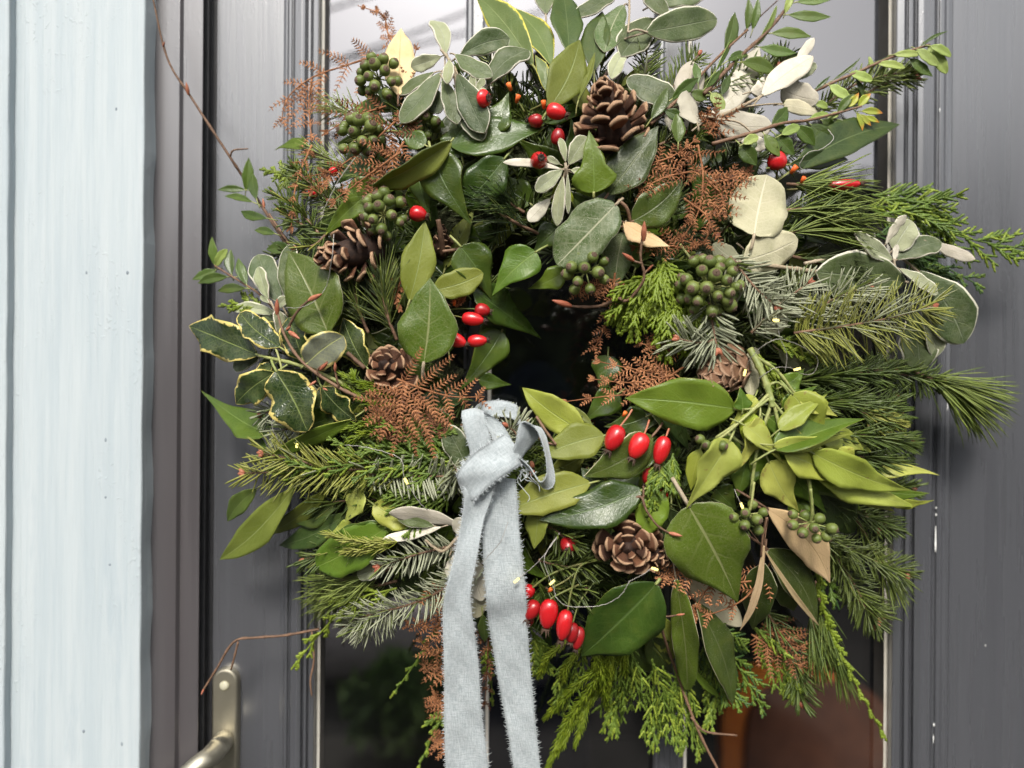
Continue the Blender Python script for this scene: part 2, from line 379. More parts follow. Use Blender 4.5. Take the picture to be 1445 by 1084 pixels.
M['hall'] = plain('unlit_hall_black', (0.004, 0.004, 0.0045), (0.007, 0.007, 0.008), 5, 0.8)  # near-black colour carries the dimness of the unlit hall
M['ground'] = plain('ground_gravel', (0.014, 0.014, 0.012), (0.03, 0.028, 0.025), 6, 0.9, bscale=60, dist=0.01)
M['hedge'] = plain('hedge_green', (0.012, 0.024, 0.008), (0.06, 0.085, 0.022), 5, 0.7, bscale=12, dist=0.1, bumpy=1)
M['shrub'] = plain('shrub_green', (0.10, 0.20, 0.04), (0.26, 0.38, 0.10), 5, 0.5)
M['coat'] = plain('navy_cloth', (0.004, 0.008, 0.03), (0.007, 0.012, 0.04), 30, 0.9)
M['chairwood'] = plain('orange_wood', (0.50, 0.12, 0.02), (0.58, 0.17, 0.03), 20, 0.4)
M['leather'] = plain('dark_brown_leather', (0.09, 0.032, 0.018), (0.13, 0.05, 0.028), 20, 0.4)
M['timber'] = plain('weathered_timber', (0.32, 0.28, 0.28), (0.58, 0.52, 0.52), 8, 0.8, stretch=(1, 8, 8))
def glass_mat():
    n = N('coated_double_glazing')
    fr = n.new('ShaderNodeFresnel'); fr.inputs[0].default_value = 2.6
    tr = n.new('ShaderNodeBsdfTransparent'); tr.inputs[0].default_value = (0.55, 0.56, 0.55, 1)
    gl = n.new('ShaderNodeBsdfGlossy'); gl.inputs['Roughness'].default_value = 0.015
    gl.inputs[0].default_value = (1.0, 0.98, 1.0, 1)
    mx = n.new('ShaderNodeMixShader')
    n.t.links.new(fr.outputs[0], mx.inputs[0]); n.t.links.new(tr.outputs[0], mx.inputs[1]); n.t.links.new(gl.outputs[0], mx.inputs[2])
    n.t.links.new(mx.outputs[0], n.out.inputs[0])
    return n.mat
M['glass'] = glass_mat()
ZT, ZB = 0.62, -0.62
def extrude(mb, prof, z0, z1, m=0):
    """closed profile of (px at its own height, h cm), swept along Z"""
    pts = [(X(px, h), -h / 100) for px, h in prof]
    k = len(pts)
    mb.add([Vector((x, y, z)) for z in (z0, z1) for x, y in pts],
           [(i, (i + 1) % k, k + (i + 1) % k, k + i) for i in range(k)] + [tuple(range(k))[::-1], tuple(range(k, 2 * k))], m)
def ext_obj(name, prof, mat, parent, z0=ZB, z1=ZT, bev=0.0006):
    mb = MB(); extrude(mb, prof, z0, z1)
    o = mb.build(name, [M[mat]], parent, smooth=False)
    if bev:
        b = o.modifiers.new('bevel', 'BEVEL'); b.width = bev; b.segments = 2; b.limit_method = 'ANGLE'; b.angle_limit = R(15)
    return o
# ground and garden (seen in the glass)
mb = MB(); mb.add([Vector(v) for v in ((-30, -40, -1.25), (30, -40, -1.25), (30, 3, -1.25), (-30, 3, -1.25))], [(0, 1, 2, 3)])
tag(mb.build('ground', [M['ground']], origin=Vector((0, 0, -1.25))), kind='structure')
rng = random.Random(5)
mb = MB()
nx, nz = 90, 26
for j in range(nz + 1):
    for i in range(nx + 1):
        x = -9 + 18 * i / nx
        top = 1.95 + 0.09 * x + 0.30 * math.sin(x * 1.1 + 0.6) + 0.16 * math.sin(x * 3.7) + 0.1 * rng.random()
        z = -1.3 + (top + 1.3) * j / nz
        mb.v.append(Vector((x, -7.4 + 0.35 * math.sin(x * 2.1 + z * 1.7) * math.cos(z * 2.3) + 0.25 * rng.random(), z)))
mb.f = [(j * (nx + 1) + i, j * (nx + 1) + i + 1, (j + 1) * (nx + 1) + i + 1, (j + 1) * (nx + 1) + i) for j in range(nz) for i in range(nx)]
for i in range(9000):                                    # leaf clumps all over the hedge
    x, t = rng.uniform(-9, 9), rng.random() ** 0.7
    z = -1.2 + (1.95 + 0.09 * x + 0.30 * math.sin(x * 1.1 + 0.6) + 0.16 * math.sin(x * 3.7) + 1.35) * t
    c = Vector((x, -6.95 + rng.uniform(-0.3, 0.15), z))
    a, b = Vector((rng.gauss(0, 1), rng.gauss(0, 1), rng.gauss(0, 1))).normalized() * 0.09, Vector((rng.gauss(0, 1), rng.gauss(0, 1), rng.gauss(0, 1))).normalized() * 0.06
    k = len(mb.v); mb.v += [c - a, c - b, c + a, c + b]; mb.f.append((k, k + 1, k + 2, k + 3))
mb.m = [0] * len(mb.f)
tag(mb.build('garden_hedge', [M['hedge']], origin=Vector((0, -7, -1.25)), smooth=False), 'tall dark green garden hedge reflected in the lower door glass', 'hedge')
# hall: a dark box behind the door
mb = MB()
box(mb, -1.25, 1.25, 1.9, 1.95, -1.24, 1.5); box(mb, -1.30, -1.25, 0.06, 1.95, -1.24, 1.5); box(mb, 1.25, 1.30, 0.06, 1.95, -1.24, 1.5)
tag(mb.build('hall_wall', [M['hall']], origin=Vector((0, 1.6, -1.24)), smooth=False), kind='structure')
# door
door = empty('front_door', 'dark grey painted front door with three narrow glass panes behind the wreath', 'door', Vector((0, 0.02, ZB)))
ext_obj('stile', [(303, 0), (397, 0), (397, -3.4), (303, -3.4)], 'door', door, bev=0)
ext_obj('stile', [(1341, 0), (1560, 0), (1560, -3.4), (1341, -3.4)], 'door', door, bev=0)
def mould(right):
    pr = [(1256, -2.6), (1256, -0.9), (1259.5, -0.2), (1262, 0.30), (1273, 0.42), (1275, 0.1), (1277, 0.1), (1279, 0.55), (1285, 0.55), (1287, 0.2), (1289.5, 0.2), (1292, 0.75), (1300, 0.85), (1315, 0.75), (1318, 0.35), (1321, 0.35), (1323, 0.62), (1329, 0.6), (1332, 0.15), (1335, 0.15), (1340.8, 0.02), (1340.8, -2.6)]
    return pr if right else [(449.5 - (p - 1256) * 0.62, h) for p, h in pr][::-1]
ext_obj('moulding', mould(True), 'door', door)
ext_obj('moulding', mould(False), 'door', door)
for a, b in ((654, 688), (925, 968)):
    ext_obj('glazing_bar', [(a, -2.6), (a, -0.8), (a + 3, -0.5), (a + 8, -0.45), (a + 10, -0.25), (b - 10, -0.25), (b - 8, -0.45), (b - 3, -0.5), (b, -0.8), (b, -2.6)], 'door', door)
for a, b in ((450.2, 654), (688, 925), (968, 1255.4)):
    mb = MB(); extrude(mb, [(a, -2.3), (b, -2.3), (b, -1.9), (a, -1.9)], ZB, ZT)
    # a pane is one sheet of glass here: only its front face is kept
    mb.f = [f[::-1] for i, f in enumerate(mb.f) if i == 2]; mb.m = [0]
    mb.build('glass_pane', [M['glass']], door, smooth=False)
for a, b in ((450.3, 454.5), (688.3, 693), (968.3, 972.5), (1250.5, 1255.5)):
    ext_obj('gasket', [(a, -1.88), (a, -0.9), (b, -1.05), (b, -1.88)], 'gasket', door, bev=0)
for px, z0, z1, wd in ((1321.5, -0.13, -0.155, 0.0009), (1322, -0.118, -0.121, 0.0008), (1322, -0.112, -0.114, 0.0006), (1321, -0.315, -0.318, 0.0010), (1320.5, -0.325, -0.334, 0.0004), (1337, -0.012, -0.022, 0.0004), (1323, 0.258, 0.262, 0.0005), (1393, -0.243, -0.245, 0.0006)):
    h = 0.64 if px < 1330 else 0.12 if px < 1340 else 0.02
    x = X(px, h); k = 7; prs = [(x + wd * math.sin(math.pi * (i + 0.5) / k) * rng.uniform(0.5, 1.3), z0 + (z1 - z0) * i / (k - 1)) for i in range(k)]
    mb = MB(); mb.add([Vector((s * (q - x) + x, -h / 100 - 0.0004, z)) for q, z in prs for s in (1, -1)] , [(2 * i, 2 * i + 1, 2 * i + 3, 2 * i + 2) for i in range(k - 1)])
    mb.build('paint_chip', [M['chip']], door, smooth=False)
# handle
hd = empty('door_handle', 'slim nickel lever handle plate on the left edge of the dark door', 'door handle', P(320, 1010, 0))
x0, x1 = X(302, 0.9), X(341, 0.9) - 0.0022
cx, hw, zt = (x0 + x1) / 2, (x1 - x0) / 2, P(320, 942, 0.9).z - 0.002
mb = MB(); k = 14
out = [(cx + hw * math.cos(math.pi * i / k), zt - hw + hw * math.sin(math.pi * i / k)) for i in range(k + 1)] + [(cx - hw, zt - 0.24), (cx + hw, zt - 0.24)]
q = len(out)
mb.add([Vector((x, y, z)) for y in (-0.0002, -0.009) for x, z in out], [tuple(range(q, 2 * q))] + [(i, (i + 1) % q, q + (i + 1) % q, q + i) for i in range(q)])
o = mb.build('back_plate', [M['nickel']], hd, smooth=False)
bv = o.modifiers.new('bevel', 'BEVEL'); bv.width = 0.002; bv.segments = 3; bv.limit_method = 'ANGLE'
mb = MB(); lathe(mb, [(0.0, 0.0), (0.0042, 0.0), (0.0042, 0.0012), (0.003, 0.002), (0.0, 0.002)], 16, 0, Matrix.Translation((cx, -0.0091, zt - hw - 0.003)) @ Matrix.Rotation(R(90), 4, 'X'))
mb.build('screw', [M['resin']], hd)
mb = MB(); lv = cat([(cx, -0.009, zt - 0.066), (cx, -0.035, zt - 0.066), (cx - 0.006, -0.05, zt - 0.068), (cx - 0.03, -0.054, zt - 0.086), (cx - 0.09, -0.05, zt - 0.115)], 24)
tube(mb, lv, [0.0095] * 8 + [0.009] * 9 + [0.0085] * 8, 14)
mb.build('lever', [M['nickel']], hd)
# door frame
fr = empty('door_frame', 'dark grey door frame upright between the pale wall and the door', 'door frame', Vector((X(260, 2), 0, ZB)))
ext_obj('jamb', [(206, -3.4), (206, 2.4), (250, 2.4), (256, 1.9), (283, 1.9), (284, 1.2), (284, -3.4)], 'frame', fr)
ext_obj('seal', [(284.2, -3.3), (284.2, 0.75), (291, 0.75), (295, -0.5), (302.3, -0.5), (302.3, -3.3)], 'rubber', fr)
# painted timber wall left of the frame
wall = empty('timber_wall', 'pale blue painted timber cladding on the left of the door frame', 'wall', Vector((X(100, 4), 0, ZB)))
def plank(a, b, h0, h1, seed, wob=0.0009):
    rr = random.Random(seed); mb = MB(); n = 60; v = []
    for i in range(n + 1):
        z = ZB + (ZT - ZB) * i / n
        e = rr.gauss(0, wob) * 0.4 + wob * math.sin(z * 60 + seed)
        v += [Vector((X(a, h1), -h0 / 100, z)), Vector((X(a, h1), -h1 / 100, z)), Vector((X(b, h1) + e * 0.2, -h1 / 100, z)), Vector((X(b, h1) + e, -h0 / 100, z))]
    mb.add(v, [(4 * i + k, 4 * i + k + 1, 4 * i + k + 5, 4 * i + k + 4) for i in range(n) for k in range(3)])
    o = mb.build('board', [M['wall']], wall, smooth=False)
    bv = o.modifiers.new('bevel', 'BEVEL'); bv.width = 0.0016; bv.segments = 2; bv.limit_method = 'ANGLE'; bv.angle_limit = R(40)
plank(30, 200.5, 2.2, 4.4, 1)
plank(-140, 9, 2.2, 4.5, 3)
mb = MB(); box(mb, X(-140, 2.2), X(205.5, 2.2), -0.0215, 0.03, ZB, ZT); box(mb, X(4, 3.6), X(36, 3.6), -0.036, -0.0217, ZB, ZT); mb.build('backing_board', [M['wall']], wall, smooth=False)
for px, py in ((164, 154), (122, 385), (180, 385), (149, 621), (149, 702), (155, 797), (172, 1050), (118, 1032)):
    mb = MB(); lathe(mb, [(0.0001, 0.0002), (0.0014, 0.0002), (0.0017, 0.0)], 10, 0, Matrix.Translation(P(px, py, 4.4)) @ Matrix.Rotation(R(90), 4, 'X') @ Matrix.Diagonal((rng.uniform(0.5, 0.8), rng.uniform(0.6, 1.3), 1, 1)))
    mb.build('nail_dimple', [M['nail']], wall)
# behind the glass: an added shape standing for a reflected person, and a chair
mb = MB(); prof = [(0.02, 0.30), (0.07, 0.28), (0.12, 0.23), (0.145, 0.1), (0.15, -0.1), (0.16, -0.5), (0.0, -0.5)]
lathe(mb, [(r * 0.9, z) for r, z in prof], 16, 0, Matrix.Translation((0.045, 0.62, -0.26)) @ Matrix.Diagonal((0.7, 0.5, 1, 1)))
tag(mb.build('jacket_stand_in', [M['coat']], origin=Vector((0.11, 0.62, 0.1))), 'dim navy stand in for a reflected person in blue behind the wreath centre', 'coat')
ch = empty('hall_chair', 'blurred reddish brown round backed chair with orange edge behind the lower right glass', 'chair', Vector((0.7, 1.1, -1.24)))
def arch(cx, wd, zt, y, th, inset):
    v = []; k = 18
    for i in range(k + 1):
        a = math.pi * i / k
        v.append((cx + (wd - inset) * math.copysign(abs(math.cos(a)) ** 0.55, math.cos(a)), zt - wd + (wd - inset) * abs(math.sin(a)) ** 0.7))
    v += [(cx - wd + inset, zt - 0.6), (cx + wd - inset, zt - 0.6)]
    q = len(v); mb = MB()
    mb.add([Vector((x, yy, z)) for yy in (y, y - th) for x, z in v], [tuple(range(q, 2 * q))] + [(i, (i + 1) % q, q + (i + 1) % q, q + i) for i in range(q)])
    return mb
pa, pb = P(1075, 950, 0), P(1215, 950, 0)
arch(0.68, 0.17, -0.68, 1.12, 0.05, 0).build('frame', [M['chairwood']], ch, smooth=False)
arch(0.73, 0.17, -0.70, 1.065, 0.03, 0).build('backrest', [M['leather']], ch, smooth=False)
box_top = MB(); box(box_top, -1.3, 1.3, 0.06, 0.85, 1.5, 1.55); box(box_top, -1.3, 1.3, 1.4, 1.95, 1.5, 1.55); box(box_top, -1.3, 1.3, 0.03, 0.06, 0.62, 1.55)  # unseen hall ceiling, with a gap left open to light the chair
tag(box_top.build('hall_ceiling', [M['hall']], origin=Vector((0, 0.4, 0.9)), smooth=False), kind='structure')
tb = MB(); rr_ = random.Random(2); c = [Vector((-1.5 + 0.1 * i, -2.35 + 0.012 * math.sin(i), -1.08 + 0.01 * math.sin(i * .7))) for i in range(19)]
tube(tb, c, [0.15 + 0.012 * math.sin(i * 1.3) for i in range(19)], 14)
tag(tb.build('garden_log', [M['timber']], origin=Vector((-0.6, -2.35, -1.23))), 'weathered grey log reflected in the lower left glass', 'log')
def shrub(x, y, rad, n, label):
    mb = MB()
    for i in range(n):
        d = Vector((rr_.gauss(0, 1), rr_.gauss(0, 1), rr_.gauss(0, 1))).normalized() * rad * rr_.random() ** .4
        c = Vector((x, y, -1.22 + rad * .7)) + Vector((d.x, d.y, d.z * .7))
        a = Vector((rr_.gauss(0, 1), rr_.gauss(0, 1), rr_.gauss(0, 1))).normalized() * .05; b = a.orthogonal().normalized() * .02
        k = len(mb.v); mb.v += [c - a, c - b, c + a, c + b]; mb.f.append((k, k + 1, k + 2, k + 3)); mb.m.append(0)
    tag(mb.build('garden_shrub', [M['shrub']], origin=Vector((x, y, -1.24)), smooth=False), label, 'shrub')
shrub(-0.75, -3.0, 0.36, 900, 'low green shrub behind the log reflected in the lower left glass')
shrub(-0.35, -1.75, 0.22, 500, 'small green shrub in front of the log reflected in the door glass')
shrub(0.75, -2.2, 0.34, 900, 'leafy green shrub reflected in the lower right glass')

for (ax, ay), (bx, by), lb in (((250, 150), (800, -45), 'middle'), ((250, 75), (800, -120), 'uppermost'), ((250, 118), (800, 5), 'lowest and longest')):
    def far(px, py, d): return Vector(((px - 722.5) * PX * d, 0.04 - (d - D), -(py - 542) * PX * d))
    c = [far(ax + (bx - ax) * i / 20, ay + (by - ay) * i / 20 + 16 * math.sin(math.pi * i / 20), 6.4) for i in range(21)]
    mb = MB(); tube(mb, c, 0.013, 6)
    tag(mb.build('overhead_cable', [M['rubber']]), lb + ' of the thin overhead cables reflected in the upper left glass', 'cable', 'overhead cables in the reflection')
# ------------------------------------------------------------------ plant builders
SHAPES = {
    'oval': [(0, .12), (.12, .62), (.3, .93), (.5, 1), (.7, .92), (.88, .6), (.96, .32), (1, .02)],
    'obov': [(0, .10), (.12, .40), (.3, .74), (.5, .95), (.68, 1), (.84, .82), (.95, .45), (1, .04)],
    'round': [(0, .2), (.1, .7), (.25, .95), (.45, 1), (.7, .94), (.9, .6), (.97, .3), (1, .02)],
    'ovate': [(0, .10), (.08, .55), (.22, .92), (.38, 1), (.58, .82), (.78, .48), (.92, .17), (1, 0)],
    'lance': [(0, .08), (.12, .5), (.3, .9), (.45, 1), (.62, .86), (.8, .5), (.93, .18), (1, 0)],
    'ivy': [(0, .16), (.05, .60), (.12, .85), (.22, 1), (.34, .96), (.46, .74), (.6, .48), (.75, .27), (.88, .12), (1, 0)],
    'ivyb': [(0, .2), (.06, .66), (.15, .88), (.27, 1), (.40, .98), (.52, .84), (.63, .60), (.75, .36), (.87, .17), (1, 0)],
    'lobed': [(0, .18), (.05, .62), (.14, .92), (.24, 1), (.33, .80), (.42, .54), (.55, .46), (.7, .36), (.85, .17), (1, 0)],
    'holly': [(0, .12), (.10, .52), (.22, .84), (.32, .9), (.42, 1.0), (.52, .92), (.62, .9), (.72, .7), (.82, .58), (.9, .28), (1, 0)],
    'sliver': [(0, .2), (.2, .7), (.5, 1), (.8, .7), (1, 0)],
}
def prof(sh, v):
    t = SHAPES[sh]
    for (a, x), (b, y) in zip(t, t[1:]):
        if v <= b:
            k = (v - a) / (b - a)
            return x + (y - x) * k
    return t[-1][1]
# kind: top, underside, outline, thickness mm, fold, curl, wave, object name, category
KINDS = {
    'ivy': ('ivy', 'bay_under', 'ivy', .5, .12, .35, .07, 'ivy_leaf'),
    'ivym': ('ivy_mid', 'ivy_pale', 'ivy', .5, .12, .35, .08, 'ivy_leaf'),
    'ivyp': ('ivy_pale', 'ivy_pale', 'ivy', .5, .14, .45, .10, 'ivy_leaf'),
    'yel': ('yellow', 'yellow', 'ovate', .5, .2, .4, .05, 'yellow_leaf'),
    'lobed': ('ivy_mid', 'ivy_pale', 'lobed', .5, .1, .3, .05, 'ivy_leaf'),
    'speck': ('speck', 'cream', 'ovate', .7, .12, .25, .05, 'speckled_leaf'),
    'speckd': ('speck_dark', 'cream', 'ovate', .7, .14, .3, .06, 'speckled_leaf'),
    'dusty': ('dusty', 'cream', 'oval', .7, .10, .2, .05, 'dusty_leaf'),
    'ol': ('olearia', 'felt', 'obov', 1.4, .12, .3, .06, 'felted_leaf'),
    'olp': ('felt_pale', 'felt', 'obov', 1.3, .2, .35, .07, 'felted_leaf'),
    'felt': ('felt', 'olearia', 'obov', .9, -.12, -.3, .06, 'white_leaf'),
    'cream': ('cream', 'speck', 'round', .7, -.08, -.3, .06, 'cream_leaf'),
    'grey': ('greyunder', 'speck', 'oval', .7, -.08, -.2, .05, 'grey_leaf'),
    'beige': ('beige', 'beige', 'lance', .6, .15, .3, .05, 'dry_leaf'),
    'bay': ('bay', 'bay_under', 'lance', .6, .18, .25, .04, 'bay_leaf'),
    'bayu': ('bay_under', 'bay', 'lance', .6, .12, .3, .04, 'bay_leaf'),
    'laurel': ('laurel', 'bay_under', 'oval', .6, .12, .35, .04, 'laurel_leaf'),
    'pr': ('privet', 'privet_mid', 'lance', .4, .22, .25, .03, 'privet_leaf'),
    'prm': ('privet_mid', 'privet_pale', 'lance', .4, .18, .3, .03, 'privet_leaf'),
    'prp': ('privet_pale', 'privet_pale', 'oval', .4, .2, .4, .04, 'privet_leaf'),
    'prt': ('orange_tip', 'orange_tip', 'lance', .4, .3, .3, .03, 'privet_leaf'),
    'holly': ('holly', 'bay_under', 'holly', .7, .14, .3, .14, 'holly_leaf'),
    'hollyg': ('holly_grey', 'bay_under', 'round', .7, .2, .3, .06, 'holly_leaf'),
    'var': ('varieg', 'bay_under', 'lance', .6, .15, .3, .07, 'yellow_edged_leaf'),
}
PETIOLE = {'felt': 'twig_pale', 'ol': 'twig_pale', 'olp': 'twig_pale', 'cream': 'twig_pale', 'grey': 'twig_pale', 'dusty': 'twig_pale', 'beige': 'twig', 'speck': 'twig_pale', 'speckd': 'twig'}
lrng = random.Random(11)
NV, NU = 16, 8
def leaf_mesh(mb, kind, A, B, W, roll=0, fold=None, curl=None, wave=None, twist=0, shape=None, flip=False, cup=0.0, pet=0.0, seed=0, side=0):
    top, bot, sh, th, f0, c0, w0, _ = KINDS[kind]
    fold = f0 if fold is None else fold
    curl = c0 if curl is None else curl
    wave = w0 if wave is None else wave
    sh = shape or sh
    rr = random.Random(seed)
    L = (B - A).length
    ph = [rr.uniform(0, 6.28) for _ in range(4)]
    fq = [rr.uniform(1.4, 2.6), rr.uniform(1.4, 2.6)]
    asym = rr.uniform(-0.07, 0.07)
    swing = rr.uniform(-0.06, 0.06) + side
    vs_ = [0.5 - 0.5 * math.cos(math.pi * (i / NV) ** 0.96) for i in range(NV + 1)]
    pts, nrm = [], []
    y = z = 0.0
    prev = 0.0
    hw = W / 2 / L
    for i, v in enumerate(vs_):
        dv = v - prev; prev = v
        an = -curl * (v - 0.5)
        y += math.cos(an) * dv; z += math.sin(an) * dv
        tw = R(twist) * (v - 0.5)
        p = prof(sh, v)
        row = []
        for j in range(NU + 1):
            u = -1 + 2 * j / NU
            s = 0 if u < 0 else 1
            e = 1 + 0.05 * math.sin(v * 17 + ph[2 + s]) * (1 if kind != 'holly' else 1.8) + (asym if s else -asym)
            x = u * p * hw * e
            zz = fold * abs(x) + cup * x * x / hw + wave * hw * 2 * p * math.sin(fq[s] * 2 * math.pi * v + ph[s]) * abs(u) ** 1.6
            # corrugation between side veins
            zz += 0.012 * p * hw * math.sin(v * 42 - abs(u) * 8) * abs(u) * (1 - abs(u)) * 4
            xr, zr = x * math.cos(tw) - zz * math.sin(tw), x * math.sin(tw) + zz * math.cos(tw)
            xr += swing * math.sin(math.pi * v)
            row.append(Vector((xr, y - zr * math.sin(an), z + zr * math.cos(an))))
        pts.append(row)
    a0, b0 = pts[0][NU // 2], pts[-1][NU // 2]
    ch = b0 - a0
    rot = ch.rotation_difference(Vector((0, 1, 0)))
    k = L / ch.length
    Y = (B - A).normalized()
    Z = perp(Y, FRONT if not flip else -FRONT)[0]
    Z = Matrix.Rotation(R(roll), 3, Y) @ Z
    Xv = Y.cross(Z)
    def w_(p): 
        q = rot @ (p - a0) * k
        return A + Xv * q.x + Y * q.y + Z * q.z
    wp = [[w_(p) for p in row] for row in pts]
    tv, bv, uvs = [], [], []
    t2 = th / 1000 / 2
    for i in range(NV + 1):
        for j in range(NU + 1):
            dy = wp[min(i + 1, NV)][j] - wp[max(i - 1, 0)][j]
            dx = wp[i][min(j + 1, NU)] - wp[i][max(j - 1, 0)]
            n = dx.cross(dy)
            if n.length < 1e-12: n = Z.copy()
            n.normalize()
            tv.append(wp[i][j] + n * t2); bv.append(wp[i][j] - n * t2)
            uvs.append((j / NU, vs_[i]))
    c = NU + 1
    ft = [t for i in range(NV) for j in range(NU) for t in ((i * c + j, i * c + j + 1, (i + 1) * c + j + 1), (i * c + j, (i + 1) * c + j + 1, (i + 1) * c + j))]
    o = len(tv)
    mb.add(tv, ft, 0, uvs)
    mb.add(bv, [f[::-1] for f in ft], 1, uvs)
    base = len(mb.v) - 2 * o
    ring = [j for j in range(c)] + [i * c + NU for i in range(1, NV + 1)] + [NV * c + j for j in range(NU - 1, -1, -1)] + [i * c for i in range(NV - 1, 0, -1)]
    n = len(ring)
    for i in range(n):
        a, b = ring[i], ring[(i + 1) % n]
        mb.f.append((base + b, base + a, base + o + a, base + o + b)); mb.m.append(1)
    if pet > 0:
        d = (wp[1][NU // 2] - wp[0][NU // 2]).normalized()
        pp = [A + d * 0.001, A - d * pet * 0.5 - Z * pet * 0.1, A - d * pet - Z * pet * 0.35]
        tube(mb, cat(pp, 4), [W * 0.022 + 0.0003] * 5, 5, 2)
def leaf(parent, kind, row, label=None, catg=None, group=None):
    bx, by, tx, ty, w, z0, z1 = row[:7]
    kw = dict(row[7]) if len(row) > 7 else {}
    kind = kw.pop('k', kind)
    absd = kw.pop('abs', False)
    A, B = (P(bx, by, z0), P(tx, ty, z1)) if absd else (PZ(bx, by, z0), PZ(tx, ty, z1))
    W = w * S(-(A.y + B.y) * 50)
    mb = MB()
    leaf_mesh(mb, kind, A, B, W, pet=kw.pop('pet', 0.22) * (B - A).length, seed=lrng.random(), **kw)
    o = mb.build(KINDS[kind][7] if not parent else 'leaf', [M[KINDS[kind][0]], M[KINDS[kind][1]], M[PETIOLE.get(kind, 'stem_green')]], parent, A)
    if not parent: tag(o, label, catg or 'leaf', group)
    return o
def sprig(name, label, catg, kind, rows, stems=(), group=None, smat=None):
    if len(rows) == 1 and not stems: return leaf(None, kind, rows[0], label, catg, group)
    s0 = stems[0][0][0] if stems else rows[0]
    t = empty(name, label, catg, PZ(s0[0], s0[1], s0[2] if stems else rows[0][5]), group)
    for r in rows: leaf(t, kind, r)
    for st in stems:
        pts, w0, w1 = st[:3]
        twig_mesh(t, pts, w0, w1, smat or (st[3] if len(st) > 3 else 'twig'), 'stem')
    return t
def twig_mesh(parent, pts, w0, w1, mat, name='stem', nodes=True):
    c = cat([PZ(*p) for p in pts], 6 * len(pts))
    n = len(c); s = S() / 2
    r = [s * (w0 + (w1 - w0) * i / (n - 1)) * (1.0 + (0.28 if nodes and i % 6 == 0 and 0 < i < n - 1 else 0)) for i in range(n)]
    mb = MB(); tube(mb, c, r, 7)
    return mb.build(name, [M[mat]], parent, c[0] if not parent else None)
def needle(mb, p, d, up, L, w, m0=0, m1=1, curve=0.0):
    """a flat needle: face towards up takes slot m0, the other slot m1"""
    x = d.cross(up)
    if x.length < 1e-6: return
    x.normalize(); n = x.cross(d)
    t = w * 0.28
    v, fs = [], []
    for k, (s, ww) in enumerate(((0, 0.55), (0.35, 1.0), (0.85, 0.9), (1.0, 0.3))):
        c = p + d * (L * s) + n * (curve * L * s * s)
        v += [c - x * (w * ww / 2), c + n * t * ww, c + x * (w * ww / 2), c - n * t * ww]
    b = len(mb.v); mb.v += v
    for k in range(3):
        i = b + k * 4
        mb.f += [(i, i + 1, i + 5, i + 4), (i + 1, i + 2, i + 6, i + 5), (i + 2, i + 3, i + 7, i + 6), (i + 3, i, i + 4, i + 7)]
        mb.m += [m0, m0, m1, m1]
    mb.f.append((b + 12, b + 13, b + 14, b + 15)); mb.m.append(m0)
def fir_needles(mb, pts, nl, gap, rr, ang=62, flat=0.75, wid=2.6, flip=False, m0=0, m1=1, lo=0.15, cur=0.12):
    """comb of needles round a curved shoot; flat=1 keeps them in the plane facing the camera"""
    T = tangents(pts); s = S()
    tot = sum((b - a).length for a, b in zip(pts, pts[1:]))
    n = int(tot / (gap * s))
    for i in range(n):
        f = (i + rr.random()) / n
        k = min(int(f * (len(pts) - 1)), len(pts) - 2)
        p = pts[k].lerp(pts[k + 1], f * (len(pts) - 1) - k)
        t = T[k]
        a, b = perp(t)
        for sd in (1, -1):
            az = rr.gauss(0, 1) * (1 - flat) * 1.6 + (0.35 if rr.random() < 0.6 else -0.2)
            rad = b * sd * math.cos(az) + a * math.sin(az)
            an = R(ang + rr.gauss(0, 7)) * (1 - 0.45 * max(0, (f - 0.75) / 0.25))
            d = (t * math.cos(an) + rad * math.sin(an)).normalized()
            up = (a * 0.9 + t * 0.45 + Vector((rr.gauss(0, .25), rr.gauss(0, .25), rr.gauss(0, .25))))
            if flip: up = -up
            L = nl * s * rr.uniform(0.78, 1.1) * (1 - 0.3 * max(0, (f - 0.8) / 0.2)) * (0.75 + 0.25 * min(1, f * 6))
            needle(mb, p, d, up, L, wid * 1.2 * s, m0, m1, (cur if not flip else -cur) + rr.gauss(0, .05))
def bud(mb, p, d, L, w, m):
    x, y = perp(d)
    ring = [(0, .55), (.3, 1), (.6, .85), (.85, .45), (1, .08)]
    vs, k = [], 6
    for s, ww in ring:
        for i in range(k):
            a = 2 * math.pi * i / k
            vs.append(p + d * (L * s) + x * (w / 2 * ww * math.cos(a)) + y * (w / 2 * ww * math.sin(a)))
    mb.add(vs, [(r * k + i, r * k + (i + 1) % k, (r + 1) * k + (i + 1) % k, (r + 1) * k + i) for r in range(len(ring) - 1) for i in range(k)], m)
def fir(label, paths, nl=32, gap=3.0, mats=('fir', 'fir_pale'), ang=62, flat=0.75, flip=False, buds=2, wid=2.6, seed=0, group='fir branches', name='fir_branch', catg='fir branch', cur=.12):
    """each path is one shoot of the branch"""
    rr = random.Random(seed + len(label))
    t = empty(name, label, catg, PZ(*paths[0][0]), group)
    tw, nd, bd = MB(), MB(), MB()
    s = S()
    for pth in paths:
        pts = cat([PZ(*p) for p in pth], 8 * len(pth))
        tube(tw, pts, [s * (2.2 - 1.0 * i / len(pts)) for i in range(len(pts))], 6)
        fir_needles(nd, pts, nl, gap, rr, ang, flat, wid, flip, cur=cur)
        d = (pts[-1] - pts[-2]).normalized(); a, b = perp(d)
        for k in range(buds): bud(bd, pts[-1], (d + b * (k - (buds - 1) / 2) * 0.9 + a * 0.3).normalized(), 11 * s, 8 * s, 0)
    tag(tw.build('twig', [M['twig']], t), kind='stuff') if len(paths) > 1 else tw.build('twig', [M['twig']], t)
    tag(nd.build('needles', [M[m] for m in mats], t), kind='stuff')
    if buds: bd.build('bud', [M['bud']], t)
    return t
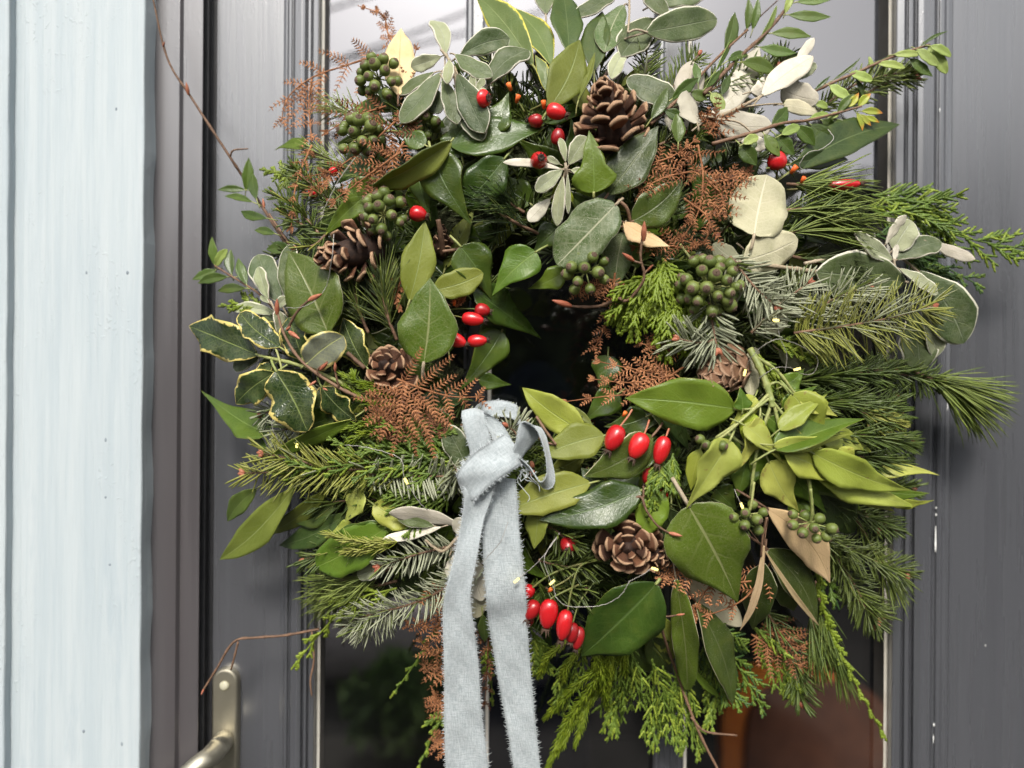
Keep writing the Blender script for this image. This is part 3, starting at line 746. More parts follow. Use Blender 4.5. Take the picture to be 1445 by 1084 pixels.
def pine(label, paths, nl=60, n=90, spread=26, mats=('pine', 'pine_light'), seed=0, wid=1.9, droop=0.15, start=0.15, group='pine tufts'):
    rr = random.Random(seed + len(label))
    t = empty('pine_tuft', label, 'pine tuft', PZ(*paths[0][0]), group)
    tw, nd = MB(), MB(); s = S()
    for pth in paths:
        pts = cat([PZ(*p) for p in pth], 10 * len(pth)); T = tangents(pts)
        tube(tw, pts, [s * 2.4] * len(pts), 6)
        for i in range(n):
            f = start + (1 - start) * rr.random() ** 0.8
            k = min(int(f * (len(pts) - 1)), len(pts) - 1)
            a, b = perp(T[k]); az = rr.uniform(0, 6.28)
            an = R(abs(rr.gauss(spread, 10)) * (1.1 - 0.45 * f))
            d = (T[k] * math.cos(an) + (b * math.cos(az) + a * math.sin(az) * 0.7) * math.sin(an)).normalized()
            L = nl * s * rr.uniform(0.72, 1.08)
            up = Vector((rr.gauss(0, .4), -0.5, 1)).normalized()
            needle(nd, pts[k], d, up, L, wid * s, 0 if rr.random() < .75 else 1, 0 if rr.random() < .6 else 1, -droop + rr.gauss(0, .07))
    tag(tw.build('twig', [M['twig']], t), kind='stuff') if len(paths) > 1 else tw.build('twig', [M['twig']], t)
    tag(nd.build('needles', [M[m] for m in mats], t), kind='stuff')
    return t
def scaly(mb, a, b, r, bend, rr, m=0):
    """a shoot covered in overlapping scale leaves"""
    L = (b - a).length; d = (b - a).normalized()
    k = max(3, int(L / (r * 2.3)))
    x, y = perp(d)
    n = 2 * k
    vs = []
    for i in range(n + 1):
        f = i / n
        c = a + d * (L * f) + bend * (L * f * f)
        rad = r * (1.25 if i % 2 else 0.72) * (1 - 0.35 * f) if i < n else r * 0.15
        o = (i // 2) % 2 * math.pi / 4
        for q in range(4):
            an = math.pi / 2 * q + o * 0.5
            vs.append(c + x * (rad * math.cos(an)) + y * (rad * math.sin(an)))
    mb.add(vs, [(i * 4 + q, i * 4 + (q + 1) % 4, (i + 1) * 4 + (q + 1) % 4, (i + 1) * 4 + q) for i in range(n) for q in range(4)], m)
def cypress(label, paths, side=60, n=14, r=2.1, mats=('cypress', 'cypress_light'), seed=0, ang=38, sub=5, group='cypress sprays', droop=(0, 0, 0), tipside=0.3, tilt=0.35):
    rr = random.Random(seed + len(label))
    t = empty('cypress_spray', label, 'cypress spray', PZ(*paths[0][0]), group)
    mb = MB(); s = S(); dv = Vector(droop); r = r * 1.18
    for pth in paths:
        pts = cat([PZ(*p) for p in pth], 12 * len(pth)); T = tangents(pts)
        tube(mb, pts, [s * (1.9 - 0.9 * i / len(pts)) for i in range(len(pts))], 5, 0)
        scaly(mb, pts[-2], pts[-1] + T[-1] * 14 * s, r * s, dv * 0.3, rr, 1)
        for i in range(n):
            f = (i + 0.6) / n
            k = min(int(f * (len(pts) - 1)), len(pts) - 2)
            p, tt = pts[k].lerp(pts[k + 1], f * (len(pts) - 1) - k), T[k]
            a, b = perp(tt); sd = 1 if i % 2 else -1
            rad = (b * sd + a * rr.gauss(0.1, tilt)).normalized()
            an = R(ang + rr.gauss(0, 6))
            d = (tt * math.cos(an) + rad * math.sin(an)).normalized()
            L = side * s * rr.uniform(0.75, 1.15) * (1 - (1 - tipside) * f ** 1.5)
            end = p + d * L
            bend = tt * 0.18 + dv * 0.35 + a * rr.gauss(0, .12)
            scaly(mb, p, end, r * s, bend, rr, 0)
            q = max(2, int(sub * L / (side * s) + 0.5))
            for j in range(q):
                g = (j + 0.9) / (q + 0.6)
                pp = p + d * (L * g) + bend * (L * g * g)
                dd = (d + bend * 2 * g).normalized()
                a2, b2 = perp(dd); s2 = 1 if j % 2 else -1
                for s3 in (s2, -s2) if rr.random() < 0.75 else (s2,):
                    an2 = R(34 + rr.gauss(0, 7))
                    d2 = (dd * math.cos(an2) + (b2 * s3 + a2 * rr.gauss(0.1, tilt)).normalized() * math.sin(an2)).normalized()
                    L2 = L * 0.40 * (1.05 - 0.5 * g) * rr.uniform(0.7, 1.2)
                    scaly(mb, pp, pp + d2 * L2, r * 0.92 * s, dd * 0.2 + dv * 0.3, rr, 1 if rr.random() < 0.45 else 0)
    tag(mb.build('scale_leaves', [M[m] for m in mats], t), kind='stuff')
    return t
def plume(label, paths, nl=9, thick=1.0, mats=('crypto', 'crypto_dark'), seed=0, group='cryptomeria tufts', gap=1.0, name='cryptomeria_tuft', catg='cryptomeria'):
    """cord-like shoots set all round with short stiff leaves"""
    rr = random.Random(seed + len(label))
    t = empty(name, label, catg, PZ(*paths[0][0]), group)
    mb = MB(); s = S()
    for pth in paths:
        pts = cat([PZ(*p) for p in pth], 8 * len(pth)); T = tangents(pts)
        tube(mb, pts, [s * 1.4] * len(pts), 5, 1)
        tot = sum((b - a).length for a, b in zip(pts, pts[1:]))
        n = int(tot / (gap * s) * 2.2)
        for i in range(n):
            f = i / n
            k = min(int(f * (len(pts) - 1)), len(pts) - 1)
            a, b = perp(T[k]); az = i * 2.4 + rr.gauss(0, .2)
            rad = a * math.sin(az) + b * math.cos(az)
            an = R(42 + rr.gauss(0, 8)) * (1 - 0.5 * max(0, f - .8) / .2)
            d = (T[k] * math.cos(an) + rad * math.sin(an)).normalized()
            needle(mb, pts[k], d, rad, nl * s * rr.uniform(.8, 1.15), 2.1 * thick * s, 0, 1, -0.25)
    tag(mb.build('shoots', [M[m] for m in mats], t), kind='stuff')
    return t
def fern(label, paths, pl=40, n=12, curl=0.5, seed=0, mats=('fern', 'fern_dark'), group='dry brown fern fronds', ang=58, pin=7.5, taper=0.85, tilt=0.25, half=False, droop=0.0, hang=Vector((0, 0, 0))):
    rr = random.Random(seed + len(label))
    t = empty('fern_frond', label, 'fern frond', PZ(*paths[0][0]), group)
    mb, st = MB(), MB(); s = S()
    for pth in paths:
        pts = cat([PZ(*p) for p in pth], 8 * len(pth)); T = tangents(pts)
        tube(st, pts, [s * (1.7 - 1.1 * i / len(pts)) for i in range(len(pts))], 5)
        nn = max(6, int(n * 0.44))
        for i in range(nn):
            f = (i + 0.5) / nn
            k = min(int(f * (len(pts) - 1)), len(pts) - 2)
            p, tt = pts[k].lerp(pts[k + 1], f * (len(pts) - 1) - k), T[k]
            a, b = perp(tt)
            for sd in ((1,) if half else (1, -1)):
                rad = (b * sd + a * rr.gauss(0.1, tilt)).normalized()
                an = R(ang + rr.gauss(0, 6)) * (1 - 0.35 * f)
                d = (tt * math.cos(an) + rad * math.sin(an)).normalized()
                L = pl * s * rr.uniform(0.8, 1.12) * (1 - taper * f ** 1.3)
                if L < 5 * s: L = 5 * s
                cv = (a * rr.uniform(-0.4, 1.5) * curl + tt * rr.uniform(-.4, .8) * curl + rad * rr.uniform(-.5, .1) * curl + hang)
                m = max(5, int(L / (5.2 * s)))
                axis = [p + d * (L * g / m) + cv * (L * (g / m) ** 2 * 0.55) for g in range(m + 1)]
                tube(st, axis, [s * (0.8 - 0.5 * g / m) for g in range(m + 1)], 3, 0, False)
                TT = tangents(axis)
                for g in range(m):
                    q = axis[g]; td = TT[g]
                    na, nb = perp(td, a * 1.0 + FRONT * 0.3)
                    ll = 1.62 * min(1, .25 + L / (38 * s)) * pin * s * (1 - 0.7 * (g / m) ** 1.4) * rr.uniform(0.75, 1.1) * (1 - 0.4 * f)
                    for s2 in (1, -1):
                        dd = (td * 0.55 + nb * s2 + na * rr.uniform(-0.35, 0.5) * (0.5 + curl)).normalized()
                        wv = td * (1.3 * s)
                        up = dd.cross(td).normalized() * (0.55 * s)
                        mid = q + dd * ll * 0.5 + na * (0.08 * ll)
                        b0 = len(mb.v)
                        mb.v += [q - wv * .7, q + wv * .7, mid + wv, mid - wv * .8, mid + up, q + dd * ll - na * (0.12 * ll * (1 + curl))]
                        mm = 0 if rr.random() < 0.8 else 1
                        mb.f += [(b0, b0 + 1, b0 + 4), (b0 + 1, b0 + 2, b0 + 4), (b0 + 2, b0 + 5, b0 + 4), (b0 + 5, b0 + 3, b0 + 4), (b0 + 3, b0, b0 + 4), (b0, b0 + 3, b0 + 5, b0 + 2, b0 + 1)]
                        mb.m += [mm] * 6
    tag(st.build('stalk', [M[mats[0]]], t), kind='stuff')
    tag(mb.build('leaflets', [M[m] for m in mats], t, smooth=False), kind='stuff')
    return t
# pine cone scale: base at the origin, grows along +Y, +Z is its upper face; unit length
def scale_mesh(name, mat, wid=0.82, lip=0.13, thick=0.06):
    mb = MB(); rows = [(0, .30, .05), (.3, .48, .06), (.6, .80, .075), (.82, 1.0, .10), (.94, .92, lip), (1.0, .60, lip * .8)]
    tv, bv, uv = [], [], []
    for v, ww, tt in rows:
        for j in range(5):
            u = -1 + j / 2
            cupz = 0.10 * (1 - u * u) * v + 0.10 * v * v
            yy = v - 0.10 * u * u * v
            tv.append(Vector((u * wid / 2 * ww, yy, cupz + tt / 2))); bv.append(Vector((u * wid / 2 * ww * 0.97, yy - 0.02, cupz - tt / 2 - 0.04 * v * (1 - abs(u)))))
            uv.append((j / 4, v))
    f = [(i * 5 + j, i * 5 + j + 1, i * 5 + j + 6, i * 5 + j + 5) for i in range(5) for j in range(4)]
    o = len(tv)
    mb.add(tv, f, 0, uv); mb.add(bv, [q[::-1] for q in f], 0, uv)
    ring = list(range(5)) + [i * 5 + 4 for i in range(1, 6)] + [25 + j for j in (3, 2, 1, 0)] + [i * 5 for i in range(4, 0, -1)]
    for i in range(len(ring)):
        a, b = ring[i], ring[(i + 1) % len(ring)]
        mb.f.append((b, a, o + a, o + b)); mb.m.append(0)
    return mb.mesh(name, [M[mat]])
SC_OPEN, SC_TAN = scale_mesh('scale', 'scale'), scale_mesh('scale', 'scale_tan', 0.95, 0.07)
CORE = None
def cone(label, px, py, z, axis, length, radius, n=52, open0=82, open1=18, mesh=None, sl=0.62, seed=0, shrink=0.55, closed=False):
    """axis: from the cone's base to its tip (x right, y towards the viewer, z up)"""
    rr = random.Random(seed + n)
    s = S(z)
    c = P(px, py, z)
    ax = Vector((axis[0], -axis[1], axis[2])).normalized()
    L, Rr = length * s, radius * s
    base = c - ax * L / 2
    t = empty('pine_cone', label, 'pine cone', base, 'pine cones')
    x, y = perp(ax, Vector((0.3, 0.2, 1)))
    mb = MB()
    pr = [(0.02, 0), (0.42, 0.04), (0.42, 0.3), (0.30, 0.65), (0.12, 0.9), (0.01, 0.97)]
    if closed: pr = [(0.02, 0), (.60, .06), (.76, .3), (.66, .6), (.40, .85), (.01, .98)]
    k = 10
    mb.add([base + ax * (L * b) + (x * math.cos(6.2832 * i / k) + y * math.sin(6.2832 * i / k)) * (a * Rr) for a, b in pr for i in range(k)],
           [(r * k + i, r * k + (i + 1) % k, (r + 1) * k + (i + 1) % k, (r + 1) * k + i) for r in range(len(pr) - 1) for i in range(k)])
    mb.build('core', [M['cone_core']], t)
    for i in range(n):
        f = i / (n - 1)
        an = i * 2.39996 + rr.gauss(0, .03 if closed else .16)
        rad = x * math.cos(an) + y * math.sin(an)
        op = R(open0 + (open1 - open0) * f ** 0.9 + (rr.gauss(0, 1.5) if closed else rr.gauss(0, 7)))
        if not closed and rr.random() < .06: continue
        Y = (ax * math.cos(op) + rad * math.sin(op)).normalized()
        Zs = (ax * math.sin(op) - rad * math.cos(op)).normalized()       # upper face looks to the tip
        Xs = Y.cross(Zs)
        core_r = Rr * (0.36 * (1 - f) + 0.03)
        pos = base + ax * (L * (0.06 + 0.80 * f ** 0.9)) + rad * core_r
        if closed:
            core_r = Rr * .80 * math.sqrt(max(0.02, 1 - (f * 1.06 - .12) ** 2)) * (1 if f > .12 else .7 + f * 2.5)
            pos = base + ax * (L * (0.02 + 0.84 * f)) + rad * core_r * .92
        size = Rr * sl * (1 - shrink * f ** 1.2) * rr.uniform(0.84, 1.12) * (0.8 if i < 4 else 1)
        if not closed:
            tl = R(rr.gauss(0, 9)); Xs, Zs = Xs * math.cos(tl) + Zs * math.sin(tl), Zs * math.cos(tl) - Xs * math.sin(tl)
        q = Matrix((Xs, Y, Zs)).transposed().to_quaternion()
        link('scale', mesh or SC_OPEN, t, pos, q, (size * rr.uniform(.92, 1.05) , size, size))
    return t
# rose hips
def hip_meshes():
    body = [(0.001, 0), (.14, .005), (.30, .05), (.43, .16), (.49, .32), (.50, .48), (.46, .66), (.36, .84), (.22, .97), (.12, 1.02), (0.001, 1.02)]
    mb = MB(); lathe(mb, body, 18)
    a, b = mb.mesh('rose_hip', [M['hip']]), mb.mesh('rose_hip', [M['hip_dark']])
    mb = MB(); rr = random.Random(3)
    lathe(mb, [(.14, 0.98), (.16, 1.04), (.10, 1.10), (0.02, 1.06)], 10)
    for i in range(7):
        an = i * 0.9 + rr.random() * .4; d = Vector((math.cos(an), math.sin(an), 0)); e = Vector((-d.y, d.x, 0)) * .045; z = Vector((0, 0, 1))
        p = d * .12 + z * 1.02
        tip = d * rr.uniform(.10, .30) + z * rr.uniform(1.12, 1.3)
        mb.add([p - e, p + e, p + d * .04 + z * .02, tip], [(0, 1, 3), (1, 2, 3), (2, 0, 3), (0, 2, 1)])
    return a, b, mb.mesh('calyx', [M['calyx']], smooth=False)
HIP, HIPD, CALYX = hip_meshes()
def hips(label, rows, stems=(), group='clusters of red rose hips', smat='stem_hip', stubs=()):
    """rows: stem end x, y, tip x, y, width px, h0, h1 (cm above the door)[, dark]"""
    r0 = rows[0]
    single = False
    t = empty('rose_hip_cluster' if len(rows) > 1 else 'rose_hip', label, 'rose hip' if len(rows) == 1 else 'rose hips', P(r0[0], r0[1], r0[5]), group)
    for i, r in enumerate(rows):
        A, B = P(r[0], r[1], r[5]), P(r[2], r[3], r[6])
        L = (B - A).length / 1.04; q = Vector((0, 0, 1)).rotation_difference((B - A).normalized()); W = r[4] * S(r[5])
        o = link('hip', HIPD if len(r) > 7 else HIP, t, A, q, (W * lrng.uniform(.86, 1.06), W * lrng.uniform(.86, 1.06), L * lrng.uniform(.92, 1.04)))
        c = bpy.data.objects.new('calyx', CALYX); COL.objects.link(c); c.parent = o; c.scale = (1.4, 1.4, 1.04)
    for pts, w0, w1 in stems:
        c = cat([P(*p) for p in pts], 6 * len(pts)); mb = MB()
        tube(mb, c, [S() * 0.5 * (w0 + (w1 - w0) * i / (len(c) - 1)) for i in range(len(c))], 6)
        mb.build('stem', [M[smat]], t)
    for a, b, h, w in stubs:
        p = P(a, b, h); mb = MB(); d = Vector((lrng.uniform(-.5, .5), -0.6, 0.6)).normalized()
        tube(mb, [p - d * w * S() * .9, p + d * w * S() * .3], [w * S() * .26, w * S() * .4], 8)
        mb.build('cut_end', [M['orange']], t)
    return t
def berry_meshes():
    mb = MB(); lathe(mb, [(0.001, -.5), (.22, -.46), (.40, -.28), (.49, 0), (.45, .22), (.34, .38), (.20, .45), (0.001, .46)], 14)
    a = mb.mesh('berry', [M['berry']])
    mb = MB(); lathe(mb, [(.29, .39), (.265, .44), (.18, .485), (.09, .495), (.045, .51), (.03, .59), (0.001, .60)], 12)
    return a, mb.mesh('cap', [M['berry_cap']])
BERRY, BCAP = berry_meshes()
def berries(label, px, py, h, rad, n, bsize=16, view=(0, 1, 0.2), stem=None, spread=1.15, seed=0, pts=None):
    """umbel of berries on stalks that radiate from one point; view: where the umbel faces"""
    rr = random.Random(seed + n); s = S(h); c = P(px, py, h)
    v = Vector((view[0], -view[1], view[2])).normalized()
    hub = c - v * rad * s * 0.25
    t = empty('ivy_berry_cluster', label, 'berries', hub, 'clusters of green ivy berries')
    st = MB(); x, y = perp(v, Vector((0, 0, 1)))
    for i in range(n):
        if pts:
            a, b, dz = pts[i]; p = P(a, b, h + dz); d = (p - hub).normalized()
        else:
            th = math.acos(1 - (i + .5) / n * spread); an = i * 2.39996 + rr.gauss(0, .12)
            d = (v * math.cos(th) + (x * math.cos(an) + y * math.sin(an)) * math.sin(th)).normalized()
            p = hub + d * (rad * s * rr.uniform(0.84, 1.03))
        tube(st, [hub, p - d * bsize * s * .4], [s * 0.9, s * 1.1], 5)
        d2 = (d + Vector((rr.gauss(0, .12), -.15, rr.gauss(0, .12)))).normalized()
        q = Vector((0, 0, 1)).rotation_difference(d2); b = bsize * .98 * s * rr.uniform(.82, 1.1)
        o = link('berry', BERRY, t, p, q, b)
        cp = bpy.data.objects.new('cap', BCAP); COL.objects.link(cp); cp.parent = o
    if stem:
        q = cat([P(*p) for p in stem] + [hub], 14); tube(st, q, [s * 2.0] * len(q), 6)
    st.build('stalks', [M['stem_green']], t)
    return t
def wire(label, pts, leds=(), w=0.95):
    """pts in px, py, h cm; leds: (px, py, h)"""
    t = empty('light_string', label, 'fairy lights', P(*pts[0]), 'fairy light wire')
    c = cat([P(*p) for p in pts], 9 * len(pts)); rr = random.Random(len(label)); s = S()
    c = [p + Vector((rr.gauss(0, .25), rr.gauss(0, .25), rr.gauss(0, .25))) * s for p in c]
    mb = MB(); tube(mb, c, s * w / 2, 5); mb.build('wire', [M['wire']], t)
    for a, b, h in leds:
        p = P(a, b, h); q = Vector((rr.gauss(0, 1), rr.gauss(0, .4), rr.gauss(0, 1))).to_track_quat('Z', 'Y')
        mb = MB(); lathe(mb, [(0.001, -4.2 * s), (1.4 * s, -2.7 * s), (2.0 * s, 0), (1.4 * s, 2.7 * s), (0.001, 4.2 * s)], 10, 0, Matrix.Translation(p) @ q.to_matrix().to_4x4())
        o = mb.build('bulb', [M['led']], t)
    return t
def bare_twig(label, pths, group='bare brown twigs', mat='twig', buds=(), nodes=True):
    t = empty('bare_twig', label, 'twig', PZ(*pths[0][0][0]), group)
    for st in pths: twig_mesh(t, st[0], st[1], st[2], mat, 'stem', nodes)
    for a, b, z, dx, dy, L in buds:
        p = PZ(a, b, z); e = PZ(a + dx, b + dy, z + .5); mb = MB()
        bud(mb, p, (e - p).normalized(), L * S(), L * S() * .32, 0); mb.build('bud', [M['bud']], t)
    return t
# ------------------------------------------------------------------ the wreath: its base, then every piece tucked into it
wb = empty('wreath_base', 'dark moss and evergreen ring base on the door holding the sprigs', 'wreath', P(785, 490, 0))
rr = random.Random(21)
mb = MB(); s5 = S(5); nu_, nv_ = 72, 18
for i in range(nu_):
    a = 2 * math.pi * i / nu_
    for j in range(nv_):
        b = 2 * math.pi * j / nv_
        k = 1 + 0.10 * rr.gauss(0, 1)
        rad = (245 + 100 * k * math.cos(b)) * s5
        c = P(785, 490, 4.2)
        mb.v.append(c + Vector((rad * math.cos(a), -0.034 * k * math.sin(b), rad * math.sin(a))))
mb.f = [(i * nv_ + j, i * nv_ + (j + 1) % nv_, ((i + 1) % nu_) * nv_ + (j + 1) % nv_, ((i + 1) % nu_) * nv_ + j) for i in range(nu_) for j in range(nv_)]
mb.m = [0] * len(mb.f)
tag(mb.build('moss_ring', [M['moss']], wb), kind='stuff')
nd = MB()
for i in range(260):
    a = rr.uniform(0, 6.283); r0 = rr.uniform(150, 365); t2 = a + rr.uniform(-1.3, 1.3) + (math.pi if r0 < 210 and rr.random() < .4 else 0)
    L = rr.uniform(55, 100)
    x0, y0 = 785 + r0 * math.cos(a), 490 + r0 * math.sin(a)
    h0 = min(hs(x0, y0) - rr.uniform(.3, 1.2), 8.8)
    p0, p1 = P(x0, y0, h0 - .8), P(x0 + L * math.cos(t2), y0 + L * math.sin(t2), h0 - 0.4 + rr.uniform(-1.2, .6))
    if math.hypot(x0 + L * math.cos(t2) - 775, y0 + L * math.sin(t2) - 490) < 110: continue
    fir_needles(nd, cat([p0, p0.lerp(p1, .5) + Vector((0, -.002, 0)), p1], 8), rr.uniform(24, 36), 4.2, rr, 50, 0.3, 2.6, m0=0 if rr.random() < .6 else 2)
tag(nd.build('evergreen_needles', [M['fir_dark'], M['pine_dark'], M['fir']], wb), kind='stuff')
for i in range(250):
    a = rr.uniform(0, 6.283); r0 = rr.uniform(150, 360); t2 = a + rr.uniform(-1.5, 1.5)
    x0, y0 = 785 + r0 * math.cos(a), 490 + r0 * math.sin(a); L = rr.uniform(55, 95)
    x1, y1 = x0 + L * math.cos(t2), y0 + L * math.sin(t2)
    if math.hypot(x1 - 775, y1 - 490) < 112: continue
    h0 = min(hs(x0, y0) - .7, 8.6) - rr.uniform(0, 1.4)
    leaf(wb, rr.choice(['ivy', 'ivy', 'bay', 'pr', 'ivym', 'bayu', 'speckd']), (x0, y0, x1, y1, rr.uniform(26, 48), h0, h0 - rr.uniform(-.8, 1.2), dict(abs=True, roll=rr.uniform(-45, 45))))
G1, G2, G3, G4 = 'felted grey green sprigs', 'glossy green leaves', 'privet sprigs', 'bay leaves'

# ---- top left rosette of felted leaves
sprig('felted_sprig', 'grey green felted rosette with white leaf edges beside the beige leaf at top left', 'leaf sprig', 'ol', [
    (628, 78, 611, 30, 27, 4, 3.5, dict(k='olp', roll=20)), (622, 80, 580, 95, 22, 4, 3.6, dict(k='olp', roll=-20)), (622, 104, 566, 174, 37, 3.6, 3, dict(roll=15)),
    (612, 103, 563, 134, 24, 3, 2.2, dict(roll=30)), (634, 86, 631, 119, 17, 5, 5.2, dict(k='olp', roll=10, fold=.35)), (625, 112, 645, 176, 26, 4, 3.6, dict(roll=-15)),
    (646, 106, 684, 188, 40, 4.2, 3.8, dict(roll=10)), (648, 125, 681, 199, 36, 3.2, 3, dict(roll=0)), (643, 78, 694, 110, 29, 4.2, 4, dict(roll=-15)),
    (650, 78, 719, 55, 36, 3.3, 2.7, dict(roll=10)), (688, 120, 746, 72, 44, 3, 2.6, dict(roll=-25, curl=.6)), (605, 120, 620, 160, 30, 2.5, 2),
    (668, 130, 667, 107, 11, 4, 4.2, dict(k='olp')), (671, 129, 684, 112, 11, 4, 4.2, dict(k='olp')), (666, 131, 655, 116, 10, 4, 4.1, dict(k='olp')), (673, 132, 687, 128, 10, 4, 4, dict(k='olp'))],
    [([(642, 165, 2), (644, 125, 3.4), (640, 100, 4), (632, 82, 4.6), (622, 70, 4.8)], 6, 3.5, 'twig_pale'), ([(650, 160, 2), (664, 138, 3.8)], 3, 2, 'twig_pale')], G1)
leaf(None, 'beige', (562, 134, 566, 40, 46, 2.5, 2.8, dict(roll=8, fold=.18, shape='ovate', pet=.1)), 'upright beige dry leaf left of the felted rosette at top left', 'leaf')
sprig('yellow_edged_sprig', 'two green leaves with yellow edges against the glass at the top', 'leaf sprig', 'var', [
    (752, 92, 671, -8, 46, 1.6, 2.2, dict(roll=-12)), (778, 92, 721, 11, 40, 2.2, 2.6, dict(roll=10)), (772, 130, 755, 78, 20, 1.6, 2)], [([(772, 150, 1.5), (774, 120, 2), (770, 85, 2.2)], 3, 2, 'stem_green')])
sprig('bay_sprig', 'tall dark bay leaves with one pale leaf in front at the top centre', 'leaf sprig', 'bay', [
    (803, 76, 794, -14, 47, 3, 3.2, dict(roll=12)), (838, 100, 850, 16, 42, 2.4, 2.6, dict(roll=-14)), (776, 152, 818, 56, 58, 4, 4.4, dict(k='bayu', roll=16, fold=.1, shape='lance')), (816, 142, 840, 74, 16, 3.4, 3.6, dict(k='bayu', roll=-40)),
    (770, 20, 776, -30, 40, 2, 2.2, dict(k='ol'))], (), G4)
sprig('felted_sprig', 'large felted green leaves with cream stalks at the top edge right of centre', 'leaf sprig', 'ol', [
    (913, 46, 1011, 27, 47, 4, 3.4, dict(roll=10, shape='oval')), (925, 6, 998, -16, 38, 3.4, 3, dict(roll=0)), (908, -16, 942, 24, 30, 4.4, 4.4, dict(roll=-15, shape='oval')),
    (880, 8, 853, 74, 40, 3.2, 3, dict(k='dusty', roll=10, shape='obov')), (925, 28, 876, 80, 46, 2.6, 2.4, dict(roll=5)), (872, -8, 812, 26, 28, 2.8, 2.6, dict(roll=20)), (885, 70, 862, 112, 22, 2.2, 2, dict(k='olp'))],
    [([(888, -10, 4), (888, 20, 4.1), (886, 46, 4.2)], 3.5, 3, 'twig_pale'), ([(886, 46, 4.2), (898, 42, 4.4), (914, 46, 4.1)], 3, 3, 'twig_pale'), ([(935, 38, 1.6), (900, 68, 1.8), (862, 98, 1.5), (850, 112, 1)], 5, 5, 'twig_dark')], G1)
sprig('privet_sprig', 'two long upright privet stems with narrow leaves reaching the top edge', 'leaf sprig', 'pr', [
    (1023, 72, 1037, 17, 21, 2.6, 2.8, dict(roll=20)), (1054, 42, 1056, -4, 12, 2.6, 2.8), (1062, 42, 1070, -4, 12, 2.6, 2.8), (1113, 21, 1173, 24, 16, 3, 3, dict(k='prm')), (1089, 47, 1145, 52, 17, 3, 3, dict(k='prm')),
    (1073, 67, 1124, 75, 17, 3.2, 3.2, dict(k='prm')), (1125, 3, 1176, -2, 14, 3, 3, dict(k='prm')), (1048, 88, 1096, 103, 23, 4, 4, dict(k='prm')), (1068, 64, 1096, 8, 10, 3, 3.2, dict(k='prp', roll=40)), (1108, 18, 1120, -10, 10, 3, 3, dict(k='prp')),
    (919, 168, 942, 123, 19, 4.4, 4.6), (948, 140, 986, 110, 19, 4, 4.2, dict(roll=25)), (1004, 132, 1021, 156, 17, 4.2, 4.2, dict(k='prp')), (996, 124, 1018, 98, 11, 4, 4.2, dict(k='prm', roll=30)),
    (1027, 86, 1058, 78, 13, 3.6, 3.8), (957, 202, 955, 160, 22, 4.6, 4.8, dict(roll=10)), (937, 156, 967, 172, 17, 4.2, 4), (975, 130, 998, 140, 18, 3.6, 3.4), (985, 118, 980, 88, 12, 3.4, 3.4, dict(k='prm')), (1010, 100, 1035, 55, 10, 3, 3, dict(k='prm', roll=50)), (1018, 135, 1030, 105, 12, 3.2, 3.2)],
    [([(918, 175, 4), (960, 137, 3.8), (1010, 84, 3.2), (1055, 42, 2.6)], 5, 3.5), ([(994, 132, 4), (1040, 84, 3.4), (1085, 42, 3), (1128, -12, 2.8)], 6, 4.5), ([(1050, 44, 2), (1098, 0, 1.8)], 2, 2, 'twig_dark')], G3)
sprig('white_leaf_sprig', 'sprig of white felt leaf undersides right of the upper pine cone', 'leaf sprig', 'felt', [
    (1076, 134, 1147, 80, 36, 5, 5, dict(roll=-10)), (1122, 88, 1149, 54, 14, 4, 4), (1128, 112, 1151, 90, 15, 4, 4, dict(k='olp', roll=20)), (1103, 126, 1155, 142, 38, 4.6, 4.4, dict(roll=15, shape='round')),
    (1106, 148, 1158, 158, 22, 4, 3.6, dict(k='cream')), (1004, 163, 1071, 68, 38, 4, 3.2, dict(roll=10)), (975, 164, 976, 86, 42, 3, 2.6, dict(roll=0)), (984, 174, 968, 128, 36, 4.6, 4.6, dict(roll=30, fold=-.3, shape='round')),
    (1010, 168, 1090, 178, 44, 4.6, 4.2, dict(roll=0, shape='round')), (1046, 200, 1082, 206, 22, 3.8, 3.4), (1002, 182, 1046, 190, 30, 3.4, 3, dict(k='ol')), (1060, 130, 1090, 108, 24, 3.6, 3.4, dict(roll=20)), (960, 200, 950, 145, 34, 2, 2)],
    [([(990, 172, 4), (1030, 158, 4.6), (1078, 134, 4.8)], 7, 4, 'twig_pale'), ([(1040, 152, 4.4), (1075, 148, 4.4), (1104, 146, 4)], 3, 2, 'twig_pale'), ([(1006, 168, 4.6), (1040, 172, 4.9), (1062, 188, 4.7)], 3, 2.5, 'twig_pale')], 'white leaf undersides')
leaf(None, 'ol', (958, 148, 884, 112, 42, 2.4, 2.4, dict(shape='oval', roll=10)), 'dark green oval leaf just right of and above the upper pine cone', 'leaf')
